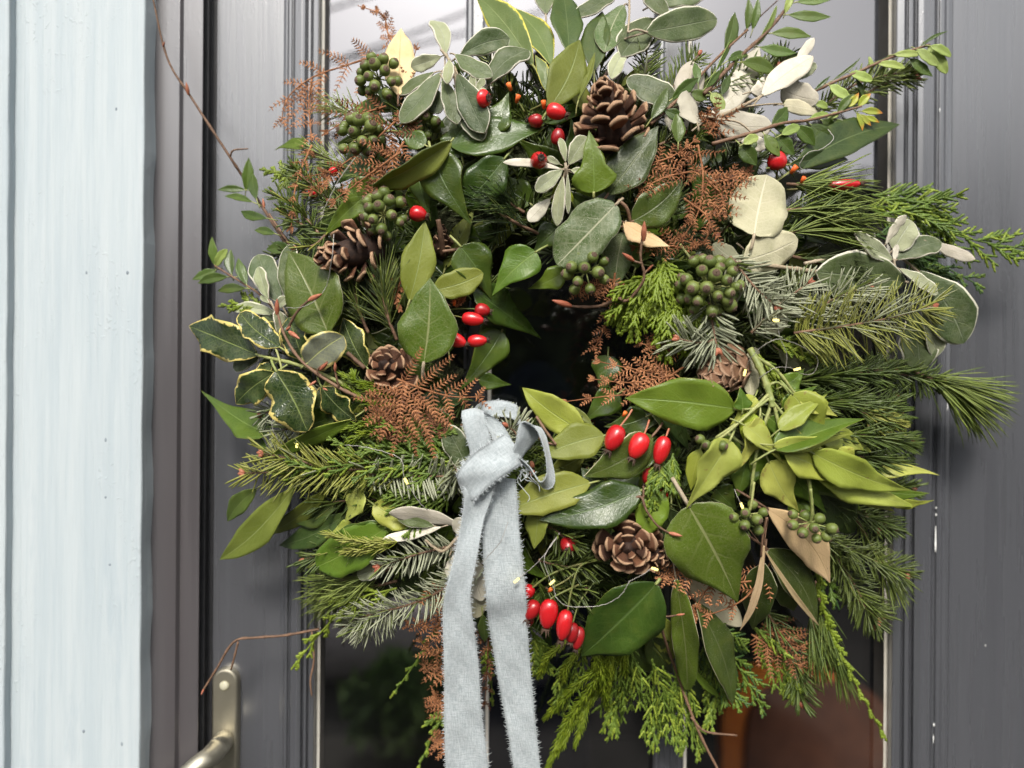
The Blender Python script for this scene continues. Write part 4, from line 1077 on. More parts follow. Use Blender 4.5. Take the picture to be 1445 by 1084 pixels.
sprig('privet_sprig', 'privet sprig with yellow orange tip leaves below the white leaves', 'leaf sprig', 'pr', [
    (1089, 177, 1111, 151, 22, 5.2, 5.4, dict(roll=15)), (1079, 190, 1101, 222, 21, 5, 4.8, dict(roll=-10)), (1094, 190, 1121, 220, 23, 5, 4.6), (1044, 204, 1068, 234, 25, 5, 4.8, dict(roll=10)), (1123, 178, 1150, 206, 22, 4.8, 4.6, dict(roll=10)),
    (1144, 176, 1173, 209, 25, 4.8, 4.6, dict(roll=-10)), (1178, 168, 1206, 201, 21, 4.8, 4.6, dict(roll=10)), (1103, 190, 1128, 178, 14, 5.6, 5.8, dict(k='prp')), (1049, 203, 1070, 193, 14, 5.6, 5.8, dict(k='prp')), (1143, 167, 1169, 161, 9, 5.2, 5.2, dict(k='prp')),
    (1168, 166, 1184, 159, 9, 5, 5, dict(k='prp')), (1182, 160, 1206, 132, 13, 5, 5.2, dict(k='prm')), (1194, 152, 1212, 131, 11, 5, 5.2, dict(k='prt')), (1211, 151, 1229, 132, 12, 5, 5.2, dict(k='prt')), (1216, 157, 1246, 160, 11, 5, 5, dict(k='prt')),
    (1209, 160, 1217, 185, 9, 5, 5, dict(k='prt')), (1214, 162, 1229, 178, 9, 5, 5, dict(k='prt')), (1220, 164, 1241, 173, 8, 5, 5, dict(k='prt')), (1065, 196, 1050, 215, 20, 4.6, 4.4), (1160, 170, 1180, 182, 18, 4.2, 4), (1112, 184, 1090, 178, 12, 4.6, 4.6)],
    [([(1005, 203, 4.4), (1060, 188, 5), (1105, 174, 5.2), (1140, 170, 5.2), (1180, 160, 5.2), (1216, 150, 5.2)], 5.5, 3)], G3)
sprig('privet_sprig', 'privet sprig of pale leaves pointing right across the door moulding at top', 'leaf sprig', 'prp', [
    (1171, 121, 1199, 139, 15, 4.2, 4.2), (1200, 103, 1231, 114, 14, 4.2, 4.2), (1239, 90, 1277, 96, 11, 4.2, 4.2), (1262, 77, 1298, 76, 11, 4.4, 4.4), (1294, 70, 1324, 93, 15, 4.4, 4.4), (1310, 66, 1336, 104, 17, 4.2, 4.2, dict(roll=15)), (1313, 65, 1342, 80, 13, 4.8, 4.8),
    (1284, 83, 1316, 108, 16, 4, 4, dict(k='pr')), (1298, 66, 1338, 44, 5, 4.2, 4.2, dict(k='pr')), (1240, 86, 1288, 66, 5, 4, 4, dict(k='pr')), (1174, 114, 1215, 81, 5, 4, 4, dict(k='pr')), (1149, 128, 1172, 107, 6, 4, 4, dict(k='pr')), (1150, 146, 1168, 152, 11, 4.2, 4), (1208, 112, 1218, 140, 8, 3.8, 3.6, dict(k='pr')), (1232, 98, 1226, 80, 6, 3.8, 3.8)],
    [([(1130, 138, 3.8), (1170, 119, 4), (1205, 104, 4.2), (1260, 80, 4.2), (1312, 63, 4.4)], 5, 3.5)], G3)
leaf(None, 'bay', (1118, 240, 1270, 176, 52, 3, 2.4, dict(roll=-10, shape='lance', fold=.15)), 'long dark pointed leaf over the right glass edge near the top', 'leaf', G4)
leaf(None, 'bay', (1115, 232, 1197, 226, 28, 3.8, 3.4, dict(roll=20, shape='lance')), 'shorter dark leaf with pale midrib in front of the long pointed one', 'leaf', G4)
# ---- upper centre
leaf(None, 'ivy', (690, 186, 718, 130, 46, 2.6, 2.6, dict(roll=-10)), 'dark ivy leaf right of the felted rosette by a single rose hip', 'leaf', G2)
leaf(None, 'ivy', (636, 205, 770, 180, 62, 2.2, 2.6, dict(roll=-18, shape='ovate', side=.06)), 'broad dark leaf lying across the upper centre under the felted rosette', 'leaf', G2)
leaf(None, 'ivy', (652, 222, 640, 182, 50, 1.8, 1.8, dict(shape='round')), 'small dark leaf tucked under the felted rosette', 'leaf', G2)
leaf(None, 'ivy', (611, 220, 666, 318, 66, 3.4, 3, dict(roll=14, fold=.16)), 'pointed ivy leaf with pale veins left of the dark round leaf', 'leaf', G2)
leaf(None, 'ivy', (712, 224, 652, 292, 58, 3, 2.2, dict(roll=-8, shape='oval')), 'dark round leaf upper centre beside the pointed veined ivy leaf', 'leaf', G2)
leaf(None, 'bayu', (636, 200, 525, 262, 40, 4.6, 4.2, dict(roll=-52, fold=.5, curl=.5, shape='oval', twist=30, pet=.05)), 'curled leaf showing olive underside above the upper left berries', 'leaf')
leaf(None, 'ivy', (586, 236, 608, 312, 44, 1.8, 1.2, dict(roll=-30)), 'very dark leaf beside a red hip left of the veined ivy leaf', 'leaf', G2)
leaf(None, 'ivy', (600, 205, 560, 180, 30, 2.4, 2, dict()), 'dark small leaf behind brown fern at the upper left', 'leaf', G2)
leaf(None, 'ivym', (433, 205, 388, 212, 22, 1.5, 1, dict(roll=20)), 'green leaf tip pointing left under the drooping brown fern', 'leaf')
leaf(None, 'ivym', (505, 150, 552, 178, 34, 1, .6), 'green leaf behind the two upper left berry clusters', 'leaf')
leaf(None, 'ivym', (534, 262, 458, 332, 58, 2.8, 2.6, dict(roll=-8, shape='lobed')), 'pale green ivy leaf under the dry fern above the left cone', 'leaf')
leaf(None, 'ivy', (520, 215, 470, 262, 50, 1.2, 1, dict(roll=20)), 'dark ivy leaf behind the tangled dry fern at the upper left', 'leaf', G2)
leaf(None, 'ivym', (560, 150, 505, 128, 36, .6, .2), 'green leaf deep behind the topmost berries at the upper left', 'leaf')
leaf(None, 'ivy', (500, 300, 445, 320, 44, .6, .2, dict(roll=20)), 'dark leaf in the gap behind the left cone and ivy', 'leaf', G2)
leaf(None, 'lobed', (838, 272, 831, 184, 64, 4.6, 5, dict(pet=.08, roll=-8)), 'three lobed green ivy leaf in the upper centre pointing up', 'leaf')
sprig('felted_sprig', 'small felted sprig with white edged leaves left of the lobed ivy leaf', 'leaf sprig', 'olp', [
    (790, 238, 710, 229, 12, 4.2, 4.4, dict(k='felt')), (798, 228, 790, 195, 11, 4.4, 4.6), (803, 232, 829, 194, 29, 4.2, 4.2, dict(k='olp')), (806, 240, 828, 248, 15, 4.4, 4.4), (793, 240, 756, 270, 23, 4.2, 4.2), (795, 250, 787, 319, 19, 4.2, 4, dict(roll=20)),
    (801, 246, 802, 302, 8, 4.4, 4.4), (776, 281, 745, 312, 21, 3.6, 3.4, dict(k='felt')), (782, 292, 784, 254, 13, 3.2, 3.4, dict(k='yel')), (808, 285, 800, 262, 8, 3, 3, dict(k='yel')), (790, 232, 772, 222, 10, 4, 4)],
    [([(800, 262, 3), (799, 242, 4.4), (798, 230, 4.6)], 5, 4, 'twig_pale')], G1)
leaf(None, 'speckd', (858, 274, 929, 178, 62, 4, 4.4, dict(roll=-12, fold=.2)), 'dark speckled leaf right of the lobed ivy leaf under the pine cone', 'leaf', 'speckled leaves')
leaf(None, 'dusty', (869, 289, 786, 374, 70, 5, 5.2, dict(roll=8, shape='round', pet=.12)), 'large pale dusty green leaf with a cream midrib right of centre top', 'leaf', 'speckled leaves')
leaf(None, 'speckd', (893, 312, 964, 252, 54, 4, 4, dict(roll=10, shape='ovate')), 'dark speckled leaf among the brown fern right of the dusty leaf', 'leaf', 'speckled leaves')
leaf(None, 'dusty', (880, 328, 868, 399, 42, 3.2, 2.6, dict(shape='oval')), 'grey green leaf hanging beneath the curled cream leaf', 'leaf', 'speckled leaves')
leaf(None, 'beige', (880, 314, 945, 348, 38, 5.2, 5.4, dict(roll=-35, fold=-.3, shape='ovate', curl=-.5)), 'curled pale cream leaf above the forked twig', 'leaf')
sprig('cream_leaf_sprig', 'two large cream leaf undersides right of the curled brown fern', 'leaf sprig', 'cream', [
    (1064, 332, 1082, 247, 82, 4.8, 4.4, dict(roll=-5, fold=-.12)), (1050, 368, 1126, 338, 56, 4.4, 4.6, dict(roll=18, k='cream')), (1044, 372, 1006, 344, 30, 3.6, 3.4, dict(k='grey')), (1050, 352, 1092, 395, 40, 3, 2.6, dict(k='grey')), (1052, 330, 1040, 320, 22, 3, 3, dict(k='ol'))],
    [([(1155, 384, 3), (1110, 378, 3.4), (1062, 372, 3.8)], 7, 5, 'twig_pale'), ([(1135, 372, 3), (1165, 366, 3)], 5, 5, 'twig_pale')])
# ---- left: long twig, privet, speckled leaves, holly
bare_twig('long thin bare twig rising left across the dark door frame', [([(404, 345, 0), (352, 264, 1), (322, 218, 2), (270, 138, 2.6), (236, 82, 3), (214, -10, 3.6)], 5, 2.6), ([(325, 220, 2), (330, 212, 2.4), (350, 210, 2.6)], 3, 2, 'twig')], buds=[(266, 134, 2.8, -3, -16, 18), (230, 66, 3.2, 4, -12, 9), (373, 293, 1, -2, -12, 14)])
sprig('privet_sprig', 'privet leaves on the long bare twig at the upper left', 'leaf sprig', 'pr', [
    (347, 269, 351, 222, 16, 1.4, 1.6, dict(roll=20)), (362, 281, 357, 244, 15, 1.4, 1.6), (346, 268, 307, 268, 11, 1.6, 1.6), (356, 285, 317, 277, 10, 1.4, 1.4), (376, 308, 340, 298, 14, 1.2, 1.2), (388, 330, 359, 325, 12, 1, 1), (412, 352, 376, 352, 20, .4, .2), (400, 325, 412, 300, 14, .6, .4)],
    [([(412, 350, .4), (395, 325, .8), (380, 302, 1)], 3.5, 3)], G3)
sprig('privet_sprig', 'short privet shoot with light green tip against the door at mid left', 'leaf sprig', 'pr', [
    (327, 387, 326, 352, 15, 1.6, 1.8), (348, 402, 336, 364, 15, 1.6, 1.8, dict(roll=20)), (321, 391, 279, 400, 15, 1.6, 1.6), (305, 381, 271, 395, 14, 1.6, 1.6, dict(k='prm')), (346, 407, 307, 411, 14, 1.6, 1.6), (303, 374, 299, 334, 13, 1.8, 2.2, dict(k='prm')), (305, 375, 321, 352, 13, 1.8, 2.2, dict(k='prp'))],
    [([(385, 434, 1), (362, 412, 1.4), (330, 392, 1.6), (303, 375, 1.8)], 3.5, 2.5)], G3)
sprig('felted_sprig', 'felted leaves with white outlines left of the big speckled leaf', 'leaf sprig', 'ol', [
    (396, 428, 364, 360, 42, 1.6, 1.2, dict(roll=15)), (408, 428, 412, 344, 34, 2.2, 2, dict(roll=-20)), (379, 422, 365, 377, 22, 3, 3.2, dict(k='olp', roll=-20)), (389, 434, 404, 419, 15, 3.4, 3.6, dict(k='olp')), (392, 470, 390, 438, 17, 3.2, 3.4, dict(k='olp', roll=40)), (380, 428, 368, 418, 8, 3, 3, dict(k='olp')), (366, 505, 330, 519, 23, 2, 1.6), (381, 500, 374, 540, 28, 1.6, 1.2), (395, 445, 330, 436, 18, .6, .2, dict(k='olp')), (420, 470, 372, 445, 30, .8, .4)],
    [([(400, 500, 2), (394, 455, 3), (382, 425, 3.2)], 4, 3, 'twig_pale')], G1)
leaf(None, 'speck', (463, 470, 407, 354, 92, 4.2, 3.8, dict(roll=-10, fold=.1, pet=.1)), 'large speckled olive green leaf left of the left pine cone', 'leaf', 'speckled leaves')
sprig('holly_sprig', 'variegated holly sprig with cream edged dark leaves on the left', 'holly', 'holly', [
    (362, 500, 267, 460, 58, 3.4, 3, dict(roll=-10)), (395, 490, 339, 442, 38, 4, 3.8, dict(roll=15, shape='oval')), (427, 506, 408, 448, 42, 3.6, 3.6, dict(roll=-10, shape='oval')), (433, 513, 485, 474, 50, 5, 5.2, dict(k='hollyg', roll=20)), (517, 518, 484, 448, 46, 3, 2.6, dict(roll=-20)),
    (390, 524, 434, 609, 70, 4.8, 4.6, dict(roll=8, shape='oval')), (388, 526, 333, 570, 46, 4.6, 4.2, dict(roll=-15)), (454, 546, 503, 594, 44, 4, 3.6, dict(roll=25)), (400, 480, 375, 455, 26, 2, 2), (470, 545, 445, 580, 36, 2.4, 2, dict(k='holly')), (384, 515, 360, 530, 20, 3, 3, dict(k='holly'))],
    [([(525, 562, 3), (470, 535, 3.8), (420, 515, 4.2), (366, 502, 3.6)], 6, 4.5, 'stem_green'), ([(398, 522, 4.4), (392, 500, 4.2), (388, 490, 4)], 3, 3, 'stem_green')])
bare_twig('forked brown twig with slim buds over the holly leaves', [([(520, 566, 4), (480, 548, 4.6), (428, 512, 5), (402, 474, 5.2), (391, 440, 5.4)], 5, 3.2), ([(405, 466, 5.2), (418, 442, 5.6), (436, 424, 5.8), (453, 416, 5.8)], 4, 3), ([(452, 532, 4.8), (448, 522, 5.2), (462, 510, 5.4)], 3, 2), ([(478, 546, 4.8), (474, 530, 5.2), (473, 520, 5.2)], 3, 2)],
          buds=[(436, 424, 5.8, 18, -9, 24), (391, 444, 5.4, 0, -20, 22), (408, 468, 5.4, 20, 14, 22), (404, 466, 5.4, 8, -7, 12), (452, 522, 5.4, 12, -12, 18), (473, 524, 5.4, 0, -14, 14), (446, 538, 5, -12, 8, 12), (456, 548, 5, 8, 4, 10)])
leaf(None, 'ivym', (378, 612, 283, 551, 46, 2, 1.4, dict(roll=25, curl=-.6, fold=.2)), 'curled green ivy leaf poking left under the holly', 'leaf')
leaf(None, 'ivym', (375, 632, 340, 611, 16, 1.6, 1.4), 'small green leaf tip under the curled ivy leaf at left', 'leaf')
leaf(None, 'ivym', (496, 592, 382, 642, 30, 3.6, 3, dict(roll=-38, shape='lance')), 'long narrow green leaf below the holly above the fir', 'leaf')
leaf(None, 'ivy', (470, 588, 420, 615, 40, 2.4, 2), 'dark leaf in shade under the holly', 'leaf', G2)
sprig('bay_sprig', 'bay leaves showing pale undersides pointing down at the lower left', 'leaf sprig', 'bayu', [
    (416, 688, 310, 790, 46, 2.6, 2, dict(roll=10, fold=.2)), (362, 690, 321, 736, 28, 2, 1.6, dict(k='prm')), (462, 690, 372, 754, 28, 2.4, 2, dict(roll=-20)), (492, 724, 394, 770, 36, 1.6, 1.2, dict(k='bay', roll=15)), (470, 715, 410, 735, 40, 1, .6, dict(k='bay'))], [([(470, 680, 2), (420, 686, 2.4)], 4, 3, 'stem_green')], G4)
sprig('laurel_sprig', 'round edged glossy laurel leaves at the lower left above the fir branch', 'leaf sprig', 'laurel', [
    (512, 695, 487, 738, 36, 3.4, 3, dict(k='ivyp', roll=25)), (528, 712, 577, 742, 36, 3.2, 3, dict(k='ivyp', roll=-10, shape='round')), (545, 745, 447, 800, 62, 3, 2.8, dict(roll=8)), (548, 742, 470, 765, 44, 2.6, 2.4, dict(roll=-10)), (500, 745, 468, 752, 26, 2.2, 2, dict(k='ivyp')), (545, 802, 505, 812, 22, 2.6, 2.2, dict(k='olp')), (540, 770, 480, 800, 30, 2.2, 1.8, dict(k='dusty')), (515, 670, 510, 716, 10, 3.4, 3.4, dict(k='ivyp')), (560, 700, 520, 700, 30, 2, 2, dict(k='ivym'))], (), G2)
# ---- bow neighbourhood
sprig('white_leaf_sprig', 'white felt leaves and bare stalks left of the ribbon tails', 'leaf sprig', 'felt', [
    (652, 742, 549, 724, 26, 4.6, 4.6, dict(roll=-25)), (622, 744, 540, 761, 15, 4.2, 4.2, dict(roll=10)), (660, 756, 642, 732, 24, 4.6, 5, dict(shape='round')), (612, 742, 560, 727, 20, 4, 4, dict(k='ol')), (662, 782, 680, 848, 36, 4.4, 3.6, dict(shape='obov')), (648, 780, 632, 814, 22, 4.2, 3.6, dict()), (640, 782, 625, 830, 20, 3.6, 3.2, dict(k='grey')), (668, 838, 673, 872, 30, 3.4, 2.8, dict(k='cream')), (681, 868, 684, 906, 19, 3.2, 2.8, dict(k='bay'))],
    [([(655, 748, 4.6), (640, 765, 4.6), (625, 778, 4.6), (612, 772, 4.6), (600, 762, 4.6)], 5, 3.5, 'twig_pale'), ([(648, 752, 4.4), (634, 785, 4.2)], 3, 2.5, 'twig_pale'), ([(652, 752, 4.4), (645, 785, 4.2)], 3, 2.5, 'twig_pale'), ([(656, 755, 4.4), (652, 785, 4.2)], 3, 2.5, 'twig_pale')], 'white leaf undersides')
leaf(None, 'ol', (660, 662, 627, 599, 38, 4.2, 4.2, dict(shape='oval', roll=-10)), 'speckled oval leaf with beige rim touching the left of the bow', 'leaf')
# ---- centre
leaf(None, 'bayu', (578, 424, 600, 312, 50, 2.6, 2.6, dict(roll=10)), 'long olive bay leaf left of centre pointing up', 'leaf', G4)
leaf(None, 'bayu', (611, 410, 682, 386, 40, 3, 3.2, dict(shape='oval', roll=5)), 'light olive leaf lying level between two dark glossy leaves', 'leaf', G4)
leaf(None, 'laurel', (598, 512, 607, 392, 86, 4.4, 4.4, dict(k='speck', roll=-4, fold=.12, shape='ovate')), 'big pointed green leaf above the centre left pine cone', 'leaf', G2)
leaf(None, 'ivy', (650, 348, 694, 424, 60, 2.8, 2, dict(roll=-15, fold=.2)), 'dark glossy folded leaf left of the bright centre leaf', 'leaf', G2)
leaf(None, 'ivym', (756, 356, 694, 418, 56, 3.4, 3, dict(roll=10)), 'bright green pointed leaf above the wreath hole', 'leaf', G2)
leaf(None, 'ivy', (797, 384, 745, 408, 34, 2.8, 2.2, dict(k='ivym')), 'narrow green leaf beside the bright leaf near the dusty leaf', 'leaf', G2)
leaf(None, 'ivy', (668, 410, 764, 478, 54, 2.4, 1.4, dict(roll=-22, fold=.22)), 'dark shiny leaf overhanging the wreath hole', 'leaf', G2)
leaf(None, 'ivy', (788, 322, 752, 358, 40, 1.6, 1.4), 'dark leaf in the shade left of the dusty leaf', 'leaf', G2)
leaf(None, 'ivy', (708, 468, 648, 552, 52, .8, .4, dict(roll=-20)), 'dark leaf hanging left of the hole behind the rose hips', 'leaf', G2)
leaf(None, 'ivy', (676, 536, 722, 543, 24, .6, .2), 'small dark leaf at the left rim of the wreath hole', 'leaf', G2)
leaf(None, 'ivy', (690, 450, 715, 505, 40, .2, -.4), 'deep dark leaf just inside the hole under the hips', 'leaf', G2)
# ---- below centre right
leaf(None, 'bayu', (830, 613, 737, 547, 50, 3.4, 3.6, dict(k='ivyp', roll=-18, shape='lance', curl=.5)), 'yellow green leaf rising right of the bow', 'leaf')
leaf(None, 'bayu', (852, 615, 762, 645, 54, 4, 4.2, dict(roll=12, shape='ovate')), 'light olive leaf right of the bow under the yellow green one', 'leaf', G4)
leaf(None, 'ivy', (920, 616, 824, 672, 60, 4.4, 4.2, dict(roll=-14, shape='ovate', k='speckd')), 'dark leaf with a pale rim under the three rose hips', 'leaf', G2)
leaf(None, 'ivyp', (832, 682, 713, 722, 56, 4.2, 4.4, dict(roll=10, shape='holly', k='bayu', curl=.5)), 'pale olive leaf with a toothed tip over the right ribbon', 'leaf')
leaf(None, 'ivyp', (760, 705, 754, 775, 36, 3.8, 3.4, dict(k='bayu', roll=30)), 'pale leaf end curling down beside the right ribbon', 'leaf')
leaf(None, 'laurel', (905, 692, 760, 734, 62, 4.6, 4.4, dict(roll=18, shape='ovate', k='ivy')), 'broad dark olive leaf above the lower pine cone', 'leaf', G2)
leaf(None, 'ivy', (850, 700, 820, 660, 30, 3.4, 3.4, dict(k='bay')), 'dark sliver of leaf between the two olive leaves', 'leaf', G2)
leaf(None, 'ivy', (935, 694, 904, 758, 46, 4, 4, dict(k='ivym', shape='holly')), 'mid green toothed leaf beside the lower pine cone', 'leaf', G2)
leaf(None, 'ivy', (872, 556, 822, 598, 42, 2, 1.6, dict(k='ivy')), 'dark ivy leaf under the right brown fern', 'leaf', G2)
leaf(None, 'ivy', (912, 588, 852, 602, 46, 3, 2.8), 'dark ivy leaf behind the three rose hips', 'leaf', G2)
leaf(None, 'ivy', (858, 502, 848, 560, 44, 1, .6), 'dark leaf right of the hole behind brown fern', 'leaf', G2)
leaf(None, 'ivym', (836, 600, 796, 570, 12, 3, 3, dict(k='bayu')), 'thin light leaf edge at the lower right of the hole', 'leaf')
leaf(None, 'ivym', (1037, 577, 882, 562, 74, 5, 5, dict(roll=-8, shape='ovate', fold=.14)), 'large mid green ivy leaf below the closed cone', 'leaf')
sprig('ivy_sprig', 'pale yellow green ivy sprig with drooping leaves on the right', 'ivy', 'ivyp', [
    (1030, 622, 968, 718, 62, 6, 5.6, dict(roll=-18, fold=.25)), (988, 634, 975, 692, 26, 5, 4.6, dict(k='yel', roll=30)), (1058, 582, 1052, 628, 36, 5, 4.8, dict(k='yel')), (1050, 600, 1104, 654, 36, 6, 5.6, dict(roll=-25)), (1118, 556, 1162, 632, 56, 5.4, 5, dict(roll=10)),
    (1100, 606, 1168, 556, 30, 6, 6, dict(roll=-30, fold=.3)), (1094, 634, 1221, 591, 50, 6.4, 6.2, dict(k='ivym', roll=-40, fold=.5)), (1092, 628, 1200, 612, 26, 6.6, 6.2, dict(roll=20)), (1104, 576, 1154, 544, 28, 4.6, 4.4, dict(k='ivym')), (1148, 640, 1286, 692, 48, 6.6, 5.8, dict(roll=10, fold=.25)), (1142, 654, 1294, 716, 50, 4.8, 4, dict(roll=-12, fold=.05)),
    (1260, 712, 1318, 706, 16, 4.6, 4.6, dict(roll=20)), (1238, 668, 1326, 671, 22, 4.2, 4, dict(roll=-25, k='ivyp')), (1235, 690, 1312, 696, 26, 3.8, 3.6, dict(k='ivym')), (1062, 636, 1166, 724, 70, 4.6, 4, dict(k='ivym', roll=10)), (1052, 648, 1040, 702, 54, 4, 3.6, dict(k='ivy')), (1048, 578, 1044, 546, 30, 5.2, 5.2, dict(k='ivym', roll=20)),
    (1120, 650, 1170, 690, 60, 3.6, 3.2, dict(k='ivy')), (1150, 690, 1206, 752, 56, 2.8, 2.4, dict(k='bay')), (1085, 590, 1120, 625, 30, 5, 4.8, dict(k='ivym')), (1130, 700, 1110, 730, 40, 3, 2.6, dict(k='ivym')), (1180, 640, 1215, 655, 34, 4.6, 4.2, dict()), (1096, 600, 1128, 668, 46, 4.8, 4.6, dict(roll=15)), (1108, 640, 1192, 688, 52, 6.2, 5.6, dict(roll=-10, fold=.2)), (1085, 652, 1128, 722, 50, 5.2, 4.6, dict(roll=10)), (1072, 590, 1036, 668, 36, 5.6, 5.2, dict(roll=-20)), (1128, 560, 1182, 588, 30, 5.4, 5.2, dict(roll=-15, fold=.3)), (1165, 668, 1262, 722, 40, 4.6, 4.2, dict(roll=15)), (1075, 600, 1060, 668, 40, 4.4, 4.2, dict(k='ivym')), (1150, 612, 1232, 640, 38, 3.6, 3.4, dict(roll=-15)), (1130, 655, 1215, 722, 48, 4.4, 4, dict(k='ivym')), (1105, 545, 1135, 520, 30, 4, 3.8, dict(k='ivym')), (1120, 590, 1190, 600, 32, 5.2, 5, dict(roll=-20)), (1065, 560, 1030, 600, 30, 4.6, 4.4, dict()), (1010, 690, 1040, 720, 40, 3.6, 3.2, dict(k='ivy'))],
    [([(1058, 492, 3.6), (1075, 525, 4.4), (1087, 560, 5), (1090, 575, 5.2)], 10, 8, 'stem_green'), ([(1085, 556, 5), (1050, 590, 5.6), (1010, 618, 5.4)], 5, 3.5, 'stem_green'), ([(1090, 566, 5), (1075, 610, 5.2), (1064, 660, 5.2), (1058, 715, 5)], 5, 4, 'stem_green'), ([(1090, 566, 5.2), (1108, 590, 5.6), (1112, 610, 5.8)], 4, 3, 'stem_green'),
     ([(1088, 560, 5), (1068, 575, 5.4), (1050, 578, 5.2)], 4, 3, 'stem_green'), ([(1092, 572, 5.2), (1105, 612, 5.4), (1140, 650, 5.6)], 5, 4, 'stem_green'), ([(1060, 500, 3.8), (1095, 522, 4.4), (1122, 556, 4.8)], 5, 4, 'stem_green'), ([(1137, 640, 5.8), (1143, 690, 5.6), (1148, 735, 5)], 6, 4.5, 'stem_green'), ([(1078, 548, 4.8), (1098, 540, 5), (1118, 560, 5.2)], 3.5, 3, 'stem_green'), ([(1086, 566, 5), (1082, 600, 4.8), (1068, 625, 4.6)], 3, 2.5, 'stem_green')])
leaf(None, 'speck', (972, 714, 1041, 850, 112, 5.4, 5, dict(k='speck', roll=6, fold=.12, shape='ivyb', curl=.4)), 'biggest glossy green ivy leaf right of the lower pine cone', 'leaf', G2)
leaf(None, 'ivy', (926, 824, 820, 926, 100, 4.4, 3.6, dict(roll=-6, shape='ovate', fold=.14, curl=.5, pet=.05)), 'large glossy dark leaf hanging beneath the lower pine cone', 'leaf', G2)
sprig('hanging_leaf_sprig', 'long hanging leaves with wavy pale edges at the bottom centre', 'leaf sprig', 'speck', [
    (954, 818, 970, 974, 36, 4.4, 3.4, dict(shape='oval', roll=12, wave=.2)), (982, 850, 1034, 996, 52, 3, 2, dict(k='speckd', roll=-30, shape='lance')), (908, 896, 948, 948, 24, 2, 2, dict(k='bayu', roll=40)), (930, 868, 944, 938, 42, 2, 1.8, dict(k='bayu')), (890, 905, 924, 952, 40, 1.6, 1.4, dict(k='ivy')), (976, 942, 1016, 984, 11, 2.6, 2.4, dict(k='ivym', shape='sliver')), (920, 900, 950, 950, 40, 2.2, 1.8, dict(k='ivy'))], (), G2)
sprig('dry_leaf_sprig', 'beige dry pointed leaf with two dark folded leaves at the lower right', 'leaf sprig', 'beige', [
    (1083, 718, 1171, 823, 54, 5.4, 5, dict(roll=-10, shape='lance')), (1078, 770, 1044, 890, 11, 4.8, 4.2, dict(shape='sliver', roll=30)), (1080, 778, 1157, 884, 8, 4.6, 4, dict(shape='sliver')), (1078, 795, 1062, 888, 46, 4, 3.4, dict(k='speckd', roll=20)), (1084, 776, 1152, 882, 54, 3.8, 3.2, dict(k='speckd', roll=-20)), (1095, 800, 1120, 862, 46, 3.2, 2.8, dict(k='speckd'))],
    [([(1060, 705, 5), (1082, 725, 5.4)], 4, 3.5), ([(1082, 730, 5.2), (1076, 760, 5), (1074, 785, 4.8)], 4, 3)])
leaf(None, 'cream', (975, 806, 1046, 884, 46, 2.6, 2, dict(shape='oval')), 'cream leaf behind the brown fern under the biggest ivy leaf', 'leaf')
# ---- right: felted sprig on the door stile
sprig('felted_sprig', 'felted sprig with white rimmed leaves over the right door moulding', 'leaf sprig', 'ol', [
    (1258, 366, 1206, 330, 28, 5.4, 5.6, dict(k='olp', roll=10)), (1250, 344, 1279, 304, 17, 5.4, 5.8, dict(k='felt', roll=30)), (1260, 352, 1286, 312, 38, 4.8, 5, dict(k='olp', shape='round')), (1266, 366, 1328, 342, 34, 5, 4.8, dict(roll=-25)), (1312, 342, 1376, 366, 18, 4.8, 4.6, dict(k='felt')), (1262, 368, 1266, 345, 9, 5.4, 5.6, dict(k='felt')),
    (1270, 380, 1322, 416, 22, 5.2, 5, dict(k='olp', roll=-20)), (1276, 398, 1152, 384, 70, 4, 4, dict(roll=-14, shape='obov')), (1296, 384, 1360, 484, 66, 4.2, 3.6, dict(roll=10)), (1288, 440, 1298, 522, 54, 3, 2.6, dict(k='ol')), (1300, 430, 1320, 504, 30, 3.4, 3, dict(k='olp')), (1322, 456, 1330, 492, 16, 2.6, 2.4), (1235, 370, 1205, 318, 40, 3, 3, dict(k='olp'))],
    [([(1262, 400, 4), (1262, 380, 5), (1261, 365, 5.4)], 5, 4, 'twig_pale')], G1)
leaf(None, 'grey', (1100, 495, 1150, 522, 26, 2.6, 2.4, dict(roll=25)), 'grey leaf underside near the fairy light wire at right', 'leaf')
leaf(None, 'cream', (1082, 465, 1110, 442, 30, 3.6, 3.6, dict(shape='round')), 'small cream leaf lit by a fairy light among the fir', 'leaf')
leaf(None, 'cream', (1060, 560, 1066, 490, 28, 2.8, 2.6, dict(k='cream', shape='oval')), 'cream leaf standing beside the closed cone', 'leaf')

# ------------------------------------------------------------------ conifers
fir('fir branch with red buds sticking out at the left under the holly', [[(575, 662, 2.6), (460, 664, 3), (345, 668, 2.6)], [(470, 664, 2.8), (420, 650, 2.8), (372, 640, 2.6)]], 46, 3.4, ('fir_light', 'fir_pale'), 58, .7, buds=3, seed=1)
fir('fir shoot with silvery undersides left of the bow', [[(520, 668, 3.4), (600, 672, 3.6), (655, 672, 3.8)]], 34, 2.8, ('fir', 'fir_pale'), 75, .85, True, 0, seed=2)
fir('star shaped fir tip just left of the bow knot', [[(640, 655, 4), (648, 672, 4.6)]], 42, .9, ('fir_light', 'fir_pale'), 70, .35, True, 1, seed=3)
fir('silvery fir branch left of the left ribbon tail', [[(690, 790, 3), (600, 845, 3.4), (520, 868, 3), (488, 880, 2.6)], [(560, 856, 3), (520, 885, 2.8), (492, 878, 2.6)]], 34, 2.4, ('fir', 'fir_pale'), 66, .7, True, 1, seed=4)
fir('fir shoot with buds beside the round laurel leaf', [[(640, 770, 3.4), (590, 782, 3.6), (536, 800, 3.6)]], 32, 2.6, ('fir', 'fir_pale'), 66, .7, True, 2, seed=5)
